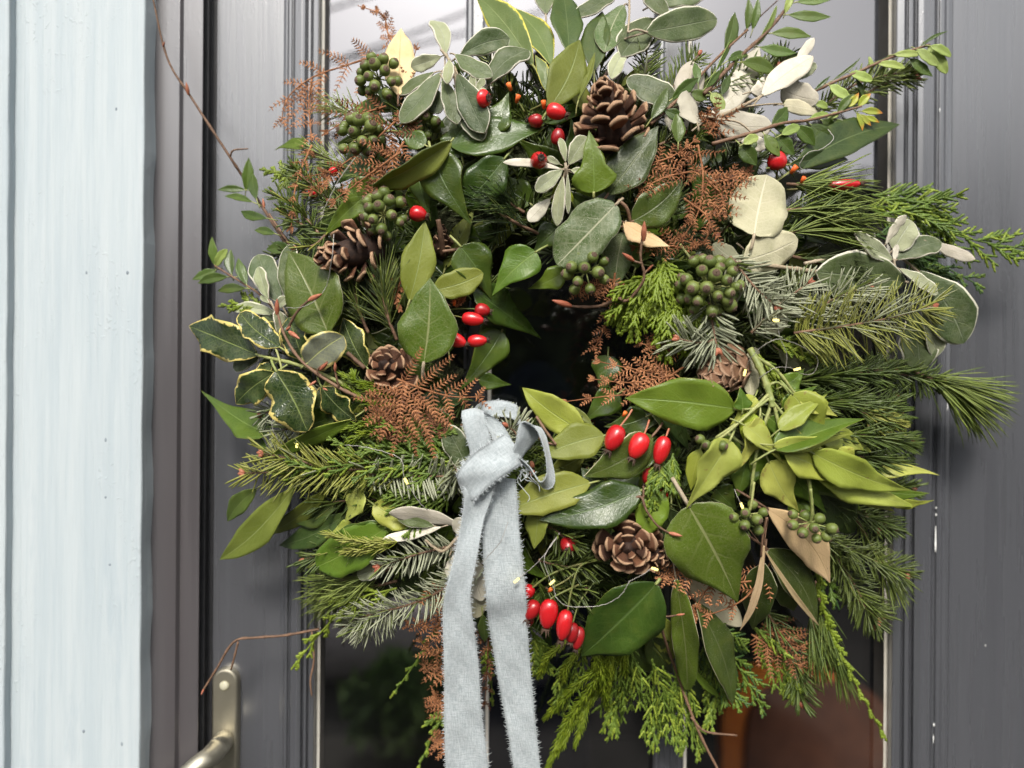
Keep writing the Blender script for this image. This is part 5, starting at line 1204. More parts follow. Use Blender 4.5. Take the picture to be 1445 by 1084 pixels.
fir('short dark fir shoots behind the bow', [[(650, 600, 2.6), (700, 606, 3), (738, 596, 3)], [(740, 640, 3), (728, 612, 3.6), (716, 602, 4)]], 34, 2.4, ('fir', 'fir_pale'), 72, .7, True, 1, seed=6)
fir('long fir branch with a brown stem pointing right over the felted leaves', [[(1120, 470, 4.4), (1180, 462, 5), (1250, 450, 5.4), (1316, 432, 5.4)]], 58, 2.1, ('fir_light', 'fir_pale'), 74, .72, False, 3, wid=2.6, seed=7)
fir('fir branch end with red buds above the closed cone', [[(1000, 428, 4.4), (1006, 460, 4.8), (1012, 492, 5)], [(1008, 480, 4.8), (985, 484, 4.8), (958, 478, 4.8)]], 46, 2.2, ('fir', 'fir_pale'), 56, .6, True, 2, seed=8)
fir('silvery fir branch right of the round berry cluster', [[(1030, 362, 3.8), (1062, 402, 4.4), (1094, 432, 4.8)], [(1060, 470, 4.2), (1100, 430, 4.6), (1140, 400, 4.4)], [(1130, 455, 3.8), (1180, 420, 3.8), (1225, 405, 3.6)]], 42, 2.4, ('fir', 'fir_pale'), 60, .6, True, 2, seed=9)
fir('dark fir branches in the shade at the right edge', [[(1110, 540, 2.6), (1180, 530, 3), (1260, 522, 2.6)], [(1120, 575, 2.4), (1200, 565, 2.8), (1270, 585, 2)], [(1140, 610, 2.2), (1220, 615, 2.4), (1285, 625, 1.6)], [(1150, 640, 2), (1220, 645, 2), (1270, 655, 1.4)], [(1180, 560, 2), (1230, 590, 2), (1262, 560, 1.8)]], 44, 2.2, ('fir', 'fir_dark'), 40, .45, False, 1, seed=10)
fir('fir branch tip with a pink bud below the felted sprig', [[(1215, 520, 2.8), (1270, 528, 3), (1330, 540, 2.8)]], 36, 2, ('fir', 'fir_dark'), 62, .45, False, 2, seed=11, cur=-.1)
fir('dark fir branch at the lower right with brown end buds', [[(1140, 740, 2.6), (1190, 800, 2.6), (1236, 880, 2)], [(1170, 760, 2.4), (1230, 790, 2.2), (1278, 810, 1.8)], [(1180, 790, 2.2), (1215, 850, 2.2), (1240, 872, 2)], [(1220, 720, 1.6), (1240, 745, 1.6)]], 40, 2.4, ('fir_dark', 'fir'), 60, .6, False, 3, seed=12)
fir('fir sprig behind the pale privet sprig at the top right', [[(1150, 160, 2), (1210, 118, 2.4), (1284, 100, 2.4)], [(1190, 150, 2), (1250, 118, 2.2), (1290, 110, 2.2)]], 30, 2.8, ('pine', 'fir_pale'), 50, .6, False, 2, seed=13)
fir('fir sprigs fanning behind the privet stems at the top', [[(930, 150, .8), (960, 110, 1), (985, 78, 1)], [(980, 140, .8), (1040, 110, 1.2), (1095, 92, 1.2)], [(905, 130, .6), (912, 90, .8), (912, 55, .8)], [(1060, 130, 1), (1090, 105, 1.2), (1108, 80, 1.2)]], 34, 3, ('fir', 'fir_pale'), 58, .7, False, 1, seed=14)
fir('small fir sprig with a brown bud behind the left brown fern', [[(450, 330, 1.6), (420, 295, 2), (388, 275, 2)], [(430, 320, 1.6), (400, 300, 2)], [(470, 320, 1.6), (445, 345, 2), (420, 350, 2)], [(480, 300, 1.6), (440, 262, 1.8), (415, 235, 1.6)]], 28, 2.6, ('fir', 'fir_light'), 60, .5, False, 1, seed=15)
fir('dark fir shoots between the bow and the olive leaves', [[(735, 690, 3), (748, 672, 3.4)], [(760, 690, 2.6), (752, 660, 3)], [(800, 640, 2.6), (810, 595, 2.8)]], 22, 1.8, ('fir_dark', 'fir'), 60, .4, False, 1, seed=16)
fir('grey fir sprig hidden under the holly leaves', [[(470, 560, 1.6), (410, 570, 2), (370, 585, 1.6)], [(470, 590, 1.8), (420, 600, 2), (390, 612, 1.6)]], 34, 2.6, ('fir', 'fir_pale'), 60, .6, True, 1, seed=17)
fir('dark fir needles around the small lower rose hip', [[(770, 740, 2.8), (800, 760, 3.6), (806, 768, 3.8)], [(760, 790, 2.4), (800, 800, 2.6), (850, 790, 2.4)], [(960, 700, 2.4), (1000, 690, 2.8)], [(770, 830, 2.2), (830, 830, 2.4)]], 36, 1.8, ('fir_dark', 'pine'), 60, .4, False, 0, seed=18)
fir('dark fir needles under the round berry cluster', [[(1075, 300, 2), (1030, 320, 2.6), (1016, 300, 3)], [(1040, 310, 2.4), (1015, 330, 3)], [(930, 205, 2), (960, 190, 2.6)]], 24, 2, ('fir_dark', 'fir_pale'), 60, .4, False, 1, seed=19)
fir('yellow green fir tips beside the dark branches at right', [[(1210, 580, 2.8), (1250, 590, 3), (1272, 600, 2.8)], [(1225, 600, 2.6), (1262, 618, 2.6)]], 26, 2.2, ('fir_light', 'fir'), 35, .5, False, 0, seed=20)
pine('long needled pine tuft at the right above the felted sprig', [[(1090, 300, 2.8), (1130, 295, 3.4), (1165, 300, 3.6)], [(1095, 335, 2.8), (1130, 325, 3.2), (1160, 320, 3.4)], [(1110, 260, 2.6), (1150, 262, 3)]], 112, 120, 22, ('pine_light', 'pine'), 31, 3.0, .12, group='pine tufts')
pine('pine tuft sweeping out over the right door stile', [[(1290, 525, 2.8), (1330, 540, 3.2), (1345, 548, 3.2)]], 105, 210, 28, ('pine_light', 'pine'), 32, 3.0, .14)
pine('blurred pine tuft at the lower left edge', [[(560, 800, 1), (510, 815, 1.4), (460, 820, 1.2)], [(560, 820, .8), (505, 832, 1), (450, 835, .8)], [(540, 840, .8), (490, 840, 1), (455, 855, .8)]], 66, 120, 34, ('pine_light', 'pine'), 33, 2.2, .12)
pine('pine tuft below the veined ivy leaf in the upper centre', [[(760, 330, 1.6), (720, 310, 2), (690, 290, 2)], [(740, 300, 1.4), (715, 285, 1.8)]], 62, 80, 34, ('pine_dark', 'pine'), 34, 1.9, .1)
pine('pine tuft between the two left pine cones', [[(560, 480, 2), (545, 440, 2.6), (540, 400, 2.8)], [(520, 470, 1.6), (505, 435, 2), (498, 400, 2)]], 66, 95, 36, ('pine_dark', 'pine'), 35, 2.0, .1)
pine('dark pine needles around the left pine cone', [[(560, 380, 1), (540, 350, 1.4)], [(550, 420, 1), (500, 410, 1.4)]], 60, 80, 45, ('pine_dark', 'pine_dark'), 36, 2.0, .1)
pine('drooping pine tuft at the lower right beside the fir', [[(1150, 820, 2), (1165, 880, 2.2), (1185, 940, 1.8)], [(1140, 850, 1.8), (1150, 900, 2)]], 86, 100, 18, ('pine', 'pine_light'), 37, 2.2, .05)
pine('pine tuft pointing out at the far lower right', [[(1200, 720, 1.8), (1230, 770, 2), (1256, 815, 1.8)]], 70, 100, 22, ('pine', 'pine_light'), 38, 2.1, .05)
pine('pine needles behind the dry fern at the upper left', [[(560, 260, .8), (500, 240, 1), (440, 215, .8)], [(540, 300, .8), (480, 290, 1), (430, 262, .8)], [(560, 200, .6), (510, 170, .8), (470, 150, .6)]], 56, 80, 36, ('pine', 'pine_light'), 40, 2.0, .1)
pine('green pine needles behind the cream leaves', [[(1110, 360, 2.2), (1160, 372, 2.6)], [(1120, 400, 2), (1180, 400, 2.2)]], 90, 60, 22, ('pine_dark', 'pine'), 39, 2.2, .1)
cypress('cypress spray crossing the wreath left of the bow', [[(700, 645, 3.4), (600, 648, 3.8), (500, 655, 3.8), (395, 668, 3.4)]], 62, 16, 2.2, ('cypress', 'cypress_light'), 1, ang=30, tipside=.45)
fir('fir shoots filling the gap under the bay leaves at the lower left', [[(560, 740, 1), (500, 770, 1.2), (430, 790, 1)], [(600, 720, 1.2), (520, 705, 1.4), (450, 712, 1.2)]], 38, 2.4, ('fir', 'fir_light'), 55, .5, False, 1, seed=22)
fir('fir shoots behind the drooping pine at the lower right', [[(1080, 860, 1), (1120, 930, 1.2), (1130, 990, 1)], [(1140, 700, 1.4), (1200, 720, 1.4), (1262, 745, 1.2)], [(1150, 670, 1.4), (1220, 690, 1.4), (1285, 690, 1.2)]], 40, 2.4, ('fir', 'fir_dark'), 52, .5, False, 1, seed=23)
cypress('cypress sprays along the bottom edge behind the hanging leaves', [[(820, 900, 1.2), (800, 960, 1.4), (790, 1000, 1.2)], [(1000, 900, 1.2), (1010, 970, 1.4), (1000, 1020, 1.2)], [(1060, 880, 1), (1100, 940, 1.2), (1120, 980, 1)], [(750, 890, 1), (770, 940, 1.2)]], 46, 12, 2.2, ('cypress', 'cypress_light'), 24, ang=26, droop=(0, 0, -.6))
cypress('lower cypress spray left of the bow', [[(690, 630, 3), (620, 660, 3.4), (540, 690, 3.4)], [(640, 690, 3.2), (590, 715, 3.2), (545, 738, 3)], [(640, 640, 3), (560, 630, 3.2), (480, 628, 3)]], 60, 14, 2.1, ('cypress', 'cypress'), 2, ang=34)
cypress('cypress spray by the right tip of the brown fern near the bow', [[(560, 600, 3.6), (600, 615, 4), (650, 618, 4)], [(640, 600, 3), (610, 630, 3.4)]], 40, 10, 2.1, ('cypress', 'cypress'), 3)
cypress('light cypress tip hanging at the lower left', [[(560, 830, 2), (500, 848, 2.6), (455, 890, 2.6), (418, 936, 2.2)]], 46, 11, 2.2, ('cypress_light', 'cypress_light'), 4, ang=22, sub=3)
cypress('long cypress spray reaching the right photo edge', [[(1210, 290, 2.6), (1290, 315, 3), (1380, 340, 2.8), (1450, 352, 2.4)], [(1230, 275, 2.4), (1290, 292, 2.8), (1330, 318, 2.6)]], 66, 16, 2.3, ('cypress', 'cypress_light'), 5, ang=28, tipside=.5)
cypress('darker drooping cypress spray under the long right one', [[(1230, 330, 1.8), (1300, 360, 1.8), (1380, 402, 1.4)], [(1270, 350, 1.6), (1310, 385, 1.6), (1340, 400, 1.2)]], 46, 12, 2.1, ('cypress_dark', 'cypress'), 6, ang=30, tipside=.4)
cypress('bright green dense cypress fan right of the hole', [[(930, 368, 3.4), (915, 420, 4.2), (890, 470, 4)], [(945, 390, 3.6), (945, 440, 4.4), (940, 500, 4)], [(955, 400, 3.6), (975, 450, 4.2), (985, 490, 3.8)], [(925, 380, 3.2), (895, 420, 3.8), (872, 450, 3.4)], [(935, 365, 3.6), (940, 400, 4.6), (925, 450, 4.6)]], 50, 13, 2.5, ('cypress_light', 'crypto'), 7, ang=36, sub=6, droop=(0, 0, -.5))
cypress('cypress tip hanging among the rose hips below centre right', [[(930, 640, 4), (925, 680, 4.4), (918, 720, 4.4)], [(950, 640, 3.8), (942, 670, 4.2), (952, 690, 4)]], 30, 10, 2.1, ('cypress', 'cypress_light'), 8, ang=30, droop=(0, 0, -.6))
cypress('hanging cypress fringe at the bottom centre', [[(920, 930, 2.4), (925, 990, 2.4), (922, 1050, 2)], [(900, 935, 2.2), (872, 985, 2.2), (865, 1030, 1.8)], [(950, 940, 2.2), (965, 990, 2.2), (985, 1060, 1.8)], [(935, 940, 2), (945, 1000, 2), (960, 1050, 1.6)], [(880, 900, 2), (885, 945, 2.2), (870, 1000, 2)]], 56, 12, 2.2, ('cypress', 'cypress_light'), 9, ang=22, sub=4, droop=(0, 0, -.7))
cypress('cypress spray pointing down right under the dry fern', [[(1000, 880, 2), (1035, 930, 2.4), (1075, 1000, 2)], [(990, 900, 2), (1010, 950, 2.2), (1040, 990, 2)]], 54, 14, 2.1, ('cypress', 'cypress_dark'), 10, ang=30)
cypress('light cypress cord at the bottom right pointing down', [[(1150, 800, 2.6), (1168, 880, 2.8), (1200, 950, 2.6), (1246, 1036, 2)]], 24, 18, 2.6, ('cypress_light', 'cypress_light'), 11, ang=20, sub=3, tipside=.5)
cypress('dark cypress spray hanging behind the dry beige leaf', [[(1140, 760, 2.4), (1160, 800, 2.6), (1180, 850, 2.4)], [(1150, 745, 2.2), (1185, 775, 2.2)]], 40, 12, 2.1, ('cypress', 'cypress_dark'), 12, ang=32)
cypress('two thin cypress shoots left of the ribbon at the bottom', [[(620, 880, 2), (590, 930, 2), (556, 978, 1.6)], [(640, 985, 1.8), (615, 1030, 1.8), (590, 1084, 1.4)], [(636, 1000, 1.6), (605, 1020, 1.6)]], 22, 9, 2.2, ('cypress', 'cypress_light'), 13, ang=20, sub=2)
cypress('cypress and dark shoots between the ribbon tails', [[(690, 890, 2), (692, 940, 2), (695, 990, 1.6)]], 30, 8, 2.2, ('cypress', 'cypress_light'), 14, ang=20, sub=3)
cypress('cypress tips behind the fairy light wire on the right', [[(1070, 500, 3), (1100, 545, 3.4), (1115, 580, 3)], [(1085, 480, 3), (1120, 492, 3.2), (1155, 508, 3)]], 34, 9, 2, ('cypress_light', 'cypress'), 15, ang=28)
cypress('pale cypress tips poking out behind the upper left twig', [[(430, 270, .4), (400, 245, .6), (372, 240, .6)], [(420, 225, .4), (400, 260, .6)], [(380, 440, .2), (350, 430, .4), (315, 432, .4)]], 30, 8, 2.1, ('cypress_light', 'pine_light'), 16, ang=30)
plume('yellow green mossy tuft under the centre left cone', [[(560, 560, 3.2), (520, 550, 3.8), (484, 530, 4)], [(560, 575, 3.2), (520, 568, 3.8), (490, 548, 3.8)], [(545, 600, 3.2), (520, 598, 3.6), (490, 606, 3.6)], [(540, 610, 3.2), (515, 612, 3.6), (495, 622, 3.4)], [(535, 545, 3.4), (505, 540, 4.2), (500, 532, 4.2)]], 13, 1.1, ('crypto', 'crypto_dark'), 1)
plume('olive cryptomeria plume hanging at the bottom right of the ribbon', [[(870, 910, 2.4), (840, 960, 2.6), (800, 1020, 2.4), (770, 1090, 2)], [(880, 920, 2.4), (838, 975, 2.8), (812, 1050, 2.2)], [(860, 930, 2.4), (815, 965, 2.6), (770, 1012, 2.2)], [(840, 900, 2.4), (850, 950, 2.8), (855, 1000, 2.4)], [(850, 970, 2.2), (815, 1010, 2.2), (788, 1060, 1.8)]], 15, 1.0, ('crypto', 'crypto_dark'), 2)
plume('bright cryptomeria shoots below the bottom rose hips', [[(835, 890, 2.6), (842, 930, 3), (836, 975, 2.8)], [(860, 900, 2.6), (862, 945, 3), (855, 990, 2.8)], [(820, 915, 2.4), (800, 940, 2.6), (795, 960, 2.6)], [(800, 905, 2.2), (775, 925, 2.4), (760, 955, 2.2)], [(880, 915, 2.6), (882, 950, 2.8)]], 12, 1.0, ('crypto', 'crypto_dark'), 3)
plume('light green shoot lying over the glossy laurel leaf', [[(560, 765, 4.2), (510, 765, 4.4), (462, 754, 4.4)], [(548, 772, 4.2), (510, 776, 4.2), (490, 778, 4)]], 16, 1.0, ('fir_light', 'crypto'), 4, gap=1.6)
# ------------------------------------------------------------------ dry ferns
fern('dry fern frond arching over to the left at the top', [[(535, 78, 1.4), (490, 92, 2), (440, 110, 2.2), (405, 140, 2), (396, 180, 1.6)], [(440, 112, 2.2), (436, 150, 2), (440, 200, 1.6)]], 52, 15, .5, 1, ang=66, taper=.55, pin=9, hang=Vector((0, 0, -.5)))
fern('wispy dry fern tip at the very top left', [[(565, 75, 1), (548, 48, 1.2), (540, 22, 1.2), (505, 8, 1)]], 26, 9, .5, 2, pin=10)
fern('tangle of dark dry fern above the left berries', [[(560, 170, 2.6), (520, 205, 3), (470, 240, 3), (430, 250, 2.6)], [(545, 150, 2.6), (500, 165, 2.8), (455, 190, 2.4)], [(570, 200, 3), (545, 240, 3.4), (520, 270, 3.6)]], 46, 14, .7, 3, ('fern', 'fern_dark'), tilt=.6)
fern('dry fern lying over the pale ivy leaf at the upper left', [[(565, 215, 4), (530, 240, 4.4), (500, 262, 4.6), (462, 290, 4.6)]], 48, 13, .6, 4, tilt=.4)
fern('twisted hanging strands of dry fern at the left', [[(440, 205, 2.4), (418, 260, 2.6), (410, 330, 2.2)], [(470, 240, 2.4), (455, 262, 2.8), (430, 275, 2.6)]], 16, 16, 1.2, 5, ('fern', 'fern_dark'), taper=.3, pin=6)
fern('dry fern behind the felted rosette at the upper left', [[(600, 150, 2), (575, 120, 2), (590, 60, 1.6)], [(590, 190, 2.4), (560, 160, 2.6)]], 34, 12, .5, 6, ('fern_dark', 'fern'))
fern('broad dry fern frond left of the bow', [[(560, 535, 4.6), (600, 550, 5), (640, 560, 5), (684, 560, 4.8)], [(575, 545, 4.8), (560, 580, 5), (524, 578, 4.8)], [(600, 560, 4.8), (570, 600, 4.8), (535, 600, 4.6)]], 70, 9, .45, 7, ang=75, taper=.75, tilt=.15, pin=8)
fern('dark dry fern hanging beneath the broad frond', [[(600, 580, 4), (615, 600, 4.4), (640, 616, 4.4)], [(560, 590, 4), (545, 612, 4.2)]], 36, 10, .4, 8, ('fern_dark', 'fern'))
fern('curled mass of dry fern right of the speckled leaf', [[(985, 205, 4.2), (992, 250, 4.8), (985, 300, 5), (960, 340, 5)], [(990, 240, 4.6), (940, 250, 4.6), (900, 270, 4.2)], [(995, 250, 4.6), (1020, 280, 4.6), (1010, 300, 4.6)], [(965, 280, 4.8), (1000, 310, 5.2), (990, 345, 5.2), (955, 335, 5)], [(1000, 190, 4), (1010, 172, 4.4), (1000, 168, 4.4)]], 42, 14, .9, 9, tilt=.6, taper=.6)
fern('dry fern under the curled mass above the forked twig', [[(905, 235, 3.6), (950, 220, 4), (985, 195, 4.2)], [(960, 350, 3.6), (925, 345, 3.8), (890, 350, 3.4)], [(1000, 260, 3.6), (1040, 250, 3.8), (1060, 240, 3.6)]], 34, 12, .7, 10, ('fern', 'fern_dark'), tilt=.5)
fern('dry fern strand hanging into the hole', [[(868, 385, 3), (862, 430, 3.2), (850, 470, 3), (836, 496, 2.8)], [(862, 395, 3), (840, 408, 3.2), (815, 412, 3)]], 26, 15, 1.0, 11, taper=.3, tilt=.5)
fern('dry fern frond pointing left across the lower rim of the hole', [[(965, 518, 3.6), (910, 552, 4), (850, 560, 4.2), (782, 569, 4)], [(945, 525, 3.8), (900, 522, 4.2), (835, 508, 4)], [(950, 530, 3.8), (890, 540, 4.2), (828, 534, 4)]], 40, 13, .3, 12, ang=45, tilt=.15)
fern('dry fern by the hole above the closed cone', [[(960, 500, 3.2), (925, 490, 3.4), (885, 480, 3)]], 34, 12, .5, 13)
fern('dry fern frond at the lower right below the dark leaves', [[(1060, 895, 2.4), (1090, 915, 2.8), (1120, 935, 2.6), (1152, 946, 2.2)], [(1075, 880, 2.4), (1110, 905, 2.6), (1150, 918, 2.2)]], 52, 13, .3, 14, ang=60, tilt=.15, pin=8)
fern('dry fern under the biggest ivy leaf', [[(1090, 790, 3.4), (1050, 845, 3.6), (990, 870, 3.4), (975, 862, 3.2)], [(1060, 820, 3.4), (1000, 830, 3.6), (975, 880, 3.2)], [(985, 800, 3.8), (955, 808, 4), (928, 818, 3.8)]], 40, 12, .4, 15, tilt=.25)
fern('dry fern strands left of the ribbon at the bottom', [[(610, 820, 2.8), (622, 850, 3), (632, 880, 2.8)], [(640, 880, 2.4), (610, 885, 2.8), (572, 880, 2.4)], [(640, 900, 2.2), (612, 925, 2.4), (590, 900, 2)], [(640, 950, 2), (620, 945, 2.2), (596, 940, 2)], [(638, 1010, 2), (622, 995, 2.2), (612, 985, 2)], [(640, 1045, 2), (615, 1048, 2.2)]], 34, 10, .6, 16, taper=.6)
fern('brown fern strand between the ribbon tails', [[(690, 880, 2.2), (688, 930, 2.4), (684, 1000, 2)]], 22, 16, .9, 17, ('fern_dark', 'fern'), taper=.3)
fern('faint dry fern curl behind the ivy berries in the middle', [[(640, 430, 2), (655, 415, 2.2)], [(566, 390, 1.8), (560, 420, 2.2), (565, 440, 2)]], 14, 8, 1, 18)
# ------------------------------------------------------------------ cones
cone('open brown pine cone at the top right of centre', 862, 163, 12.3, (-.30, .62, .72), 100, 60, 40, 92, 22, seed=1, sl=.72)
cone('brown pine cone on the left lying with its tip to the left', 492, 358, 12.0, (-.72, .52, -.25), 100, 56, 44, 84, 20, seed=2, sl=.68)
cone('small rosette shaped pine cone at the centre left', 547, 521, 11.9, (-.15, .92, .28), 62, 46, 30, 92, 56, seed=3, sl=.72)
cone('rosette pine cone facing out at the lower centre', 884, 770, 13.0, (-.05, .97, .05), 66, 52, 34, 95, 56, seed=4, sl=.72)
cone('second pine cone half hidden behind the lower rosette cone', 918, 782, 11.6, (.55, .75, -.2), 66, 40, 30, 80, 30, seed=5)
cone('closed tan cone with tight scales above the large ivy leaf', 1018, 524, 11.8, (-.62, .62, -.36), 92, 40, 50, 24, -16, SC_TAN, .76, seed=6, shrink=.35, closed=True)
cone('small dark cone deep in the wreath left of centre', 624, 340, 9.0, (.1, .6, .8), 50, 24, 30, 60, 20, seed=7)
# ------------------------------------------------------------------ rose hips
hips('three red rose hips and cut stems right of the upper dark leaf', [(772, 153, 799, 163, 25, 12.2, 12.4), (766, 172, 744, 169, 21, 11.8, 11.8, 1), (786, 205, 789, 178, 23, 11.8, 12.2, 1)],
     [([(750, 180, 11), (762, 172, 11.6), (772, 168, 11.8)], 4, 3), ([(740, 158, 11.6), (731, 142, 11.8), (728, 132, 11.9)], 3, 2.4), ([(748, 156, 11), (760, 150, 11.6), (767, 146, 11.8)], 3, 2.4), ([(790, 215, 10.8), (786, 205, 11.8)], 3, 2.4)], stubs=[(718, 120, 11.8, 9), (731, 137, 12.0, 9), (767, 145, 12.0, 9)])
hips('single red rose hip facing the viewer above the white sliver leaf', [(758, 229, 764, 222, 23, 12.2, 14.2)])
hips('single red rose hip peeking out right of the felted rosette', [(678, 140, 690, 138, 24, 12.2, 12.8)])
hips('long red rose hip lying level on the right pine tuft', [(1168, 263, 1216, 259, 17, 9.6, 9.8)], [([(1110, 268, 8.6), (1140, 266, 9.2), (1168, 263, 9.6)], 3, 2.6)])
hips('red rose hip half hidden under the privet sprig', [(1097, 240, 1096, 212, 26, 10.6, 11.2)], [([(1095, 255, 9.8), (1097, 240, 10.6)], 3, 2.6)], stubs=[(1122, 237, 11.4, 10), (1134, 252, 11.2, 8)])
hips('red rose hip beside the very dark leaf at the upper left', [(579, 299, 602, 305, 24, 11.6, 11.8)])
hips('group of four red rose hips left of the wreath hole', [(631, 475, 658, 486, 21, 11.6, 11.8), (660, 482, 690, 480, 19, 11.6, 11.8), (652, 448, 684, 453, 20, 11.2, 11.4), (670, 436, 693, 440, 20, 10.8, 10.8, 1)],
     [([(620, 447, 10.4), (640, 446, 10.8), (652, 448, 11.2)], 2.4, 2), ([(620, 440, 10), (645, 436, 10.4), (670, 436, 10.8)], 2.4, 2)], stubs=[(641, 426, 11, 7)])
hips('three bright red rose hips in a row right of the bow', [(875, 601, 858, 637, 28, 13.2, 13.4), (909, 612, 892, 647, 26, 13.4, 13.6), (939, 616, 928, 655, 26, 13.2, 13.4)],
     [([(892, 578, 12.6), (886, 588, 12.8), (875, 602, 13.2)], 3, 2.6), ([(916, 593, 12.6), (913, 603, 13), (909, 613, 13.4)], 3, 2.6), ([(944, 605, 12.8), (940, 616, 13.2)], 3, 2.6)], smat='bud', stubs=[(882, 583, 12.9, 7)])
hips('pale and red rose hips hidden behind the cypress tip', [(935, 690, 930, 708, 22, 12, 12.2), (922, 662, 912, 685, 24, 11.4, 11.6, 1)])
hips('small red rose hip among dark fir needles left of the lower cone', [(803, 762, 801, 778, 24, 11.6, 13.2, 1)])
hips('red rose hips hanging on green stems at the bottom beside the ribbon', [(800, 861, 792, 903, 25, 13.2, 13.2), (777, 846, 770, 891, 26, 12.8, 12.8), (757, 848, 744, 875, 24, 12.2, 12.2, 1), (750, 826, 738, 846, 22, 11.6, 11.6), (808, 878, 804, 908, 22, 12.2, 12.6, 1), (818, 884, 812, 918, 20, 11.6, 12, 1), (748, 870, 742, 884, 18, 11, 11, 1)],
     [([(845, 790, 11.4), (805, 800, 12), (775, 812, 12), (748, 832, 11.8)], 4, 3), ([(845, 790, 11.4), (818, 800, 12.6), (806, 835, 13), (801, 862, 13.2)], 3.4, 2.6), ([(840, 815, 11), (815, 826, 11.8), (782, 842, 12.6), (776, 848, 12.8)], 3.4, 2.6), ([(820, 800, 12), (800, 818, 12.4), (778, 830, 12.4)], 3, 2.6), ([(840, 820, 11), (818, 850, 11.6), (808, 880, 12)], 3, 2.4)], stubs=[(777, 832, 12.4, 7)])
hips('two small red hips buried in the dark fern at the upper left', [(466, 246, 476, 238, 15, 9.6, 9.9), (438, 270, 446, 276, 13, 9.2, 9.6)])
# ------------------------------------------------------------------ ivy berries
berries('upper left berry cluster beside the beige leaf', 533, 108, 9.4, 30, 18, 17, (-.1, 1, .1), [(558, 170, 8), (550, 145, 8.8)], seed=1)
berries('berry cluster amid dark fern below the topmost berries', 508, 188, 10.4, 30, 16, 18, (.1, 1, .3), [(565, 186, 9.4), (535, 186, 10)], seed=2)
berries('berry cluster above the left pine cone', 540, 302, 12.6, 31, 17, 18, (0, 1, -.1), [(548, 262, 11), (545, 285, 12)], seed=3)
berries('berry cluster beneath the large dusty leaf', 826, 384, 12.6, 30, 12, 18, (-.2, 1, -.3), [(822, 358, 11.6)], seed=4)
berries('largest round berry cluster right of the green cypress fan', 1001, 402, 13.8, 42, 30, 19, (-.05, 1, .05), [(960, 345, 12), (985, 380, 13)], seed=5)
berries('few green berries at the end of a stalk on the pale ivy sprig', 1005, 625, 14.2, 20, 4, 16, stem=[(1050, 590, 14), (1025, 612, 14.2)], pts=[(988, 620, 0), (997, 628, .3), (1019, 629, .4), (1003, 639, 0)])
berries('small berry cluster at the top corner of the biggest ivy leaf', 1057, 726, 13.6, 22, 8, 17, stem=[(1064, 680, 13.6), (1060, 712, 13.6)], pts=[(1036, 730, .2), (1052, 724, .6), (1068, 733, .4), (1051, 741, .5), (1077, 723, 0), (1062, 712, -.4), (1070, 748, -.4), (1042, 744, -.2)])
berries('hanging berry cluster right of the dry beige leaf', 1146, 738, 13.0, 24, 9, 17, stem=[(1144, 690, 13.6), (1146, 720, 13.2)], pts=[(1119, 726, .2), (1119, 741, .4), (1133, 752, .6), (1149, 745, .8), (1174, 746, .3), (1152, 760, .3), (1166, 757, -.2), (1156, 732, -.6), (1136, 728, -.6)])
berries('dark berries in the shade under the felted rosette', 598, 172, 9.8, 20, 8, 16, (.2, 1, -.3), seed=8)
# ------------------------------------------------------------------ bare twigs at front
bare_twig('forked grey brown twig with buds pointing to the hole', [([(870, 400, 4), (872, 418, 4.6), (886, 424, 5), (905, 402, 5.6), (909, 386, 5.8), (904, 362, 6), (908, 322, 6.2)], 5, 3), ([(874, 420, 4.8), (845, 432, 5), (806, 432, 5), (780, 424, 5)], 5, 3), ([(906, 372, 6), (894, 368, 6), (879, 358, 6)], 3, 2.4), ([(909, 386, 5.8), (922, 374, 5.8)], 3, 2)], mat='twig',
          buds=[(908, 340, 6.2, 1, -22, 26), (806, 432, 5, -26, -8, 30), (894, 368, 6, -16, -11, 20), (914, 382, 5.8, 8, -9, 12)])
bare_twig('long thin twig hanging at the bottom right of centre', [([(928, 820, 4), (932, 880, 4), (955, 950, 3.6), (985, 1030, 3), (1015, 1090, 2.6)], 4.5, 4), ([(930, 862, 4.2), (940, 870, 4.6), (966, 866, 4.8)], 3.2, 2), ([(975, 1012, 3), (995, 1032, 3.2), (1040, 1038, 3.2)], 4, 3)], buds=[(955, 868, 4.8, 10, -1, 12)])
bare_twig('curved brown twig over the toothed leaf by the lower cone', [([(890, 704, 4.6), (905, 702, 5), (912, 720, 5.2), (928, 742, 5.4), (946, 753, 5.4)], 4, 2.6), ([(908, 702, 5), (908, 686, 5)], 3, 2.6)], buds=[(944, 752, 5.4, 16, 4, 18)])
bare_twig('crooked brown twig sticking out at the lower left over the handle', [([(450, 888, 2), (400, 897, 2), (362, 900, 2), (330, 906, 2), (305, 945, 2), (285, 977, 2)], 4, 3.4), ([(336, 906, 2), (330, 930, 1.6), (326, 945, 1.2)], 3.4, 3), ([(440, 890, 2), (443, 930, 1.8), (438, 960, 1.8), (440, 982, 1.6)], 3, 2.6)], buds=[(288, 972, 2, -4, 8, 10)])
bare_twig('brown woody stem with a cut end in the upper centre', [([(625, 360, 1), (622, 330, 2.4), (618, 310, 3)], 9, 7), ([(625, 355, 1.6), (645, 352, 2), (655, 350, 2.4)], 5, 4)], nodes=False)
bare_twig('brown stem inside the dry fern above the curled cream leaf', [([(890, 318, 3.8), (885, 295, 4.6), (872, 282, 4.8)], 5, 5), ([(755, 605, 4.4), (765, 622, 4.8), (785, 628, 4.6)], 4, 3), ([(490, 498, 3), (515, 520, 3.2)], 6, 6)], nodes=False)
bare_twig('short twig in front of the yellow green leaf by the bow', [([(757, 588, 5), (770, 608, 5.2), (785, 628, 5)], 4, 3.4)])
